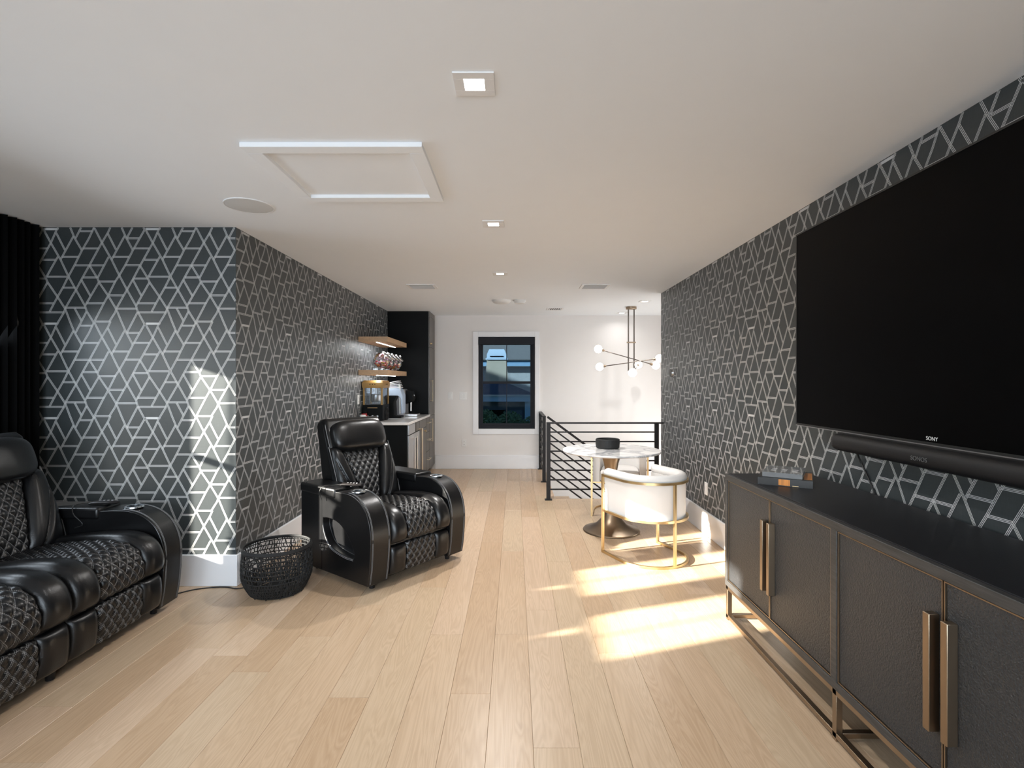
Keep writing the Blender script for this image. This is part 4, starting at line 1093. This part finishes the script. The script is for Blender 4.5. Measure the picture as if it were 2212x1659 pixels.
# ------------------------------------------------------------------ outside the far window
g = B().box(-60, 60, 10, 70, -3.2, -3.0).build('ground', M['lawn']); struct(g, 'lawn below the neighbouring houses', 'ground')
nh = thing('neighbour_house', 'pale shingled house with grey roof seen through the far window', 'house', (0, 26, -3))
B().box(-9, 9, 0, 8, 0, 5.15).build('wall', M['siding'], nh)
for r in range(7):
    for c in range(9):
        B().obox((-1.1+.42*c+(.21 if r % 2 else 0), -.012, 3.55+.23*r), (.205, 0, 0), (0, .008, .004), (0, -.004, .112)).build('shingle', M['siding'], nh)
B().box(-9.3, 9.3, -.35, -.28, 5.15, 5.48).build('fascia', M['trim_shade'], nh)
B().prism([(-.45, 5.44), (-.45, 5.50), (7, 9.6), (7, 9.4)], 'x', -9.4, 9.4).build('roof', M['roof'], nh)
chm = thing('chimney', 'tapered cream stucco chimney with pale cap outside the window', 'chimney', (-.78, 22.5, -3))
cb = B(); z0, z1 = 0, 5.35
ext = [(0, .75), (4.2, .52), (5.32, .415)]
for z, h in ext: cb.v += [(-h, -.35, z), (h, -.35, z), (h, .35, z), (-h, .35, z)]
cb.f = [(k*4+i, k*4+(i+1) % 4, (k+1)*4+(i+1) % 4, (k+1)*4+i) for k in range(2) for i in range(4)]+[(8, 9, 10, 11)]
cb.build('stack', M['stucco'], chm)
B().box(-.47, .47, -.40, .40, 5.32, 5.40).build('ledge', M['chim_cap'], chm)
cb = B()
for z, h in ((5.40, .42), (5.55, .42), (5.78, .32)): cb.v += [(-h, -.36*h/.42, z), (h, -.36*h/.42, z), (h, .36*h/.42, z), (-h, .36*h/.42, z)]
cb.f = [(k*4+i, k*4+(i+1) % 4, (k+1)*4+(i+1) % 4, (k+1)*4+i) for k in range(2) for i in range(4)]+[(8, 9, 10, 11)]
cb.build('cap', M['chim_cap'], chm)
B().box(-.28, .28, -.375, -.33, 5.44, 5.49).build('flue_slot', M['dark_hole'], chm)
ga = thing('garage', 'low garage with blue-shaded trim and dark hip roof outside the window', 'garage', (0, 17, -3))
B().box(-5.5, .52, 0, 3.4, 0, 3.80).build('wall', M['garage_wall'], ga)
B().box(-5.6, .56, -.36, -.26, 3.74, 3.93).build('fascia', M['trim_shade'], ga); B().box(-5.62, .58, -.42, -.25, 3.92, 3.97).build('gutter', M['chim_cap'], ga)
B().box(.33, .53, -.20, 0, 0, 3.74).build('corner_post', M['trim_shade'], ga)
rf = B(); rf.add([(-5.7, -.45, 3.96), (.62, -.45, 3.96), (.62, 3.8, 3.96), (-5.7, 3.8, 3.96), (-3.6, 1.7, 4.37), (-.35, 1.7, 4.37)], [(0, 1, 5, 4), (1, 2, 5), (2, 3, 4, 5), (3, 0, 4), (0, 3, 2, 1)])
rf.build('roof', M['roof_dark'], ga, smooth=False)
for x0, x1 in ((-1.0, -.32), (-.18, .26)):
    d = B().box(x0, x1, -.03, -.001, 1.2, 3.45).build('door', M['garage_door'] if x0 > -.3 else M['dark_hole'], ga)
    for i in range(2): B().box(x0+.06, x1-.06, -.04, -.03, 1.35+1.05*i, 2.25+1.05*i).build('door_panel', M['garage_door'] if x0 > -.3 else M['tv_screen'], d)
# shading house to the left, out of view
nb = thing('neighbour_house', 'tall house far to the left outside, out of view', 'house', (-15, 21, -3))
B().box(-4, 4, -11, 11, 0, 7.95).build('wall', M['siding'], nb)
B().prism([(-4.3, 7.9), (4.3, 7.9), (0, 9.55)], 'y', -11.3, 11.3).build('roof', M['roof'], nb)
def shrub(label, c, rx, rz, n):
    t = thing('shrub', label, 'shrub', (c[0], c[1], -3), 0, 'shrubs in front of the garage')
    hz = c[2]+3
    B().cyl((0, 0, 0), (0, 0, hz), .05, .02, 8).build('trunk', M['bark'], t)
    for k in range(5): B().cyl((0, 0, hz*.55), (random.uniform(-rx, rx)*.8, random.uniform(-.3, .3), hz+random.uniform(-.3, .5)*rz), .02, .006, 5).build('branch', M['bark'], t)
    b = B()
    for _ in range(n):
        while True:
            p = Vector((random.uniform(-1, 1), random.uniform(-1, 1), random.uniform(-1, 1)))
            if .25 < p.length < 1: break
        p = Vector((p.x*rx, p.y*.45, hz+p.z*rz)); d = Vector((random.gauss(0, 1), random.gauss(0, 1), random.gauss(0, 1))).normalized(); e = d.orthogonal().normalized()
        s = random.uniform(.035, .065)
        b.add([p-d*s, p+e*s*.45, p+d*s, p-e*s*.45], [(0, 1, 2, 3)])
    o = b.build('foliage', M['leaf'], t, smooth=False); o['kind'] = 'stuff'
shrub('left dark green shrub outside below the window', (-.86, 14.5, .10), .48, .50, 1500)
shrub('middle dark green shrub outside below the window', (-.14, 15.6, .0), .46, .50, 1500)
shrub('right dark green shrub outside below the window', (.56, 14.6, .0), .40, .45, 1200)
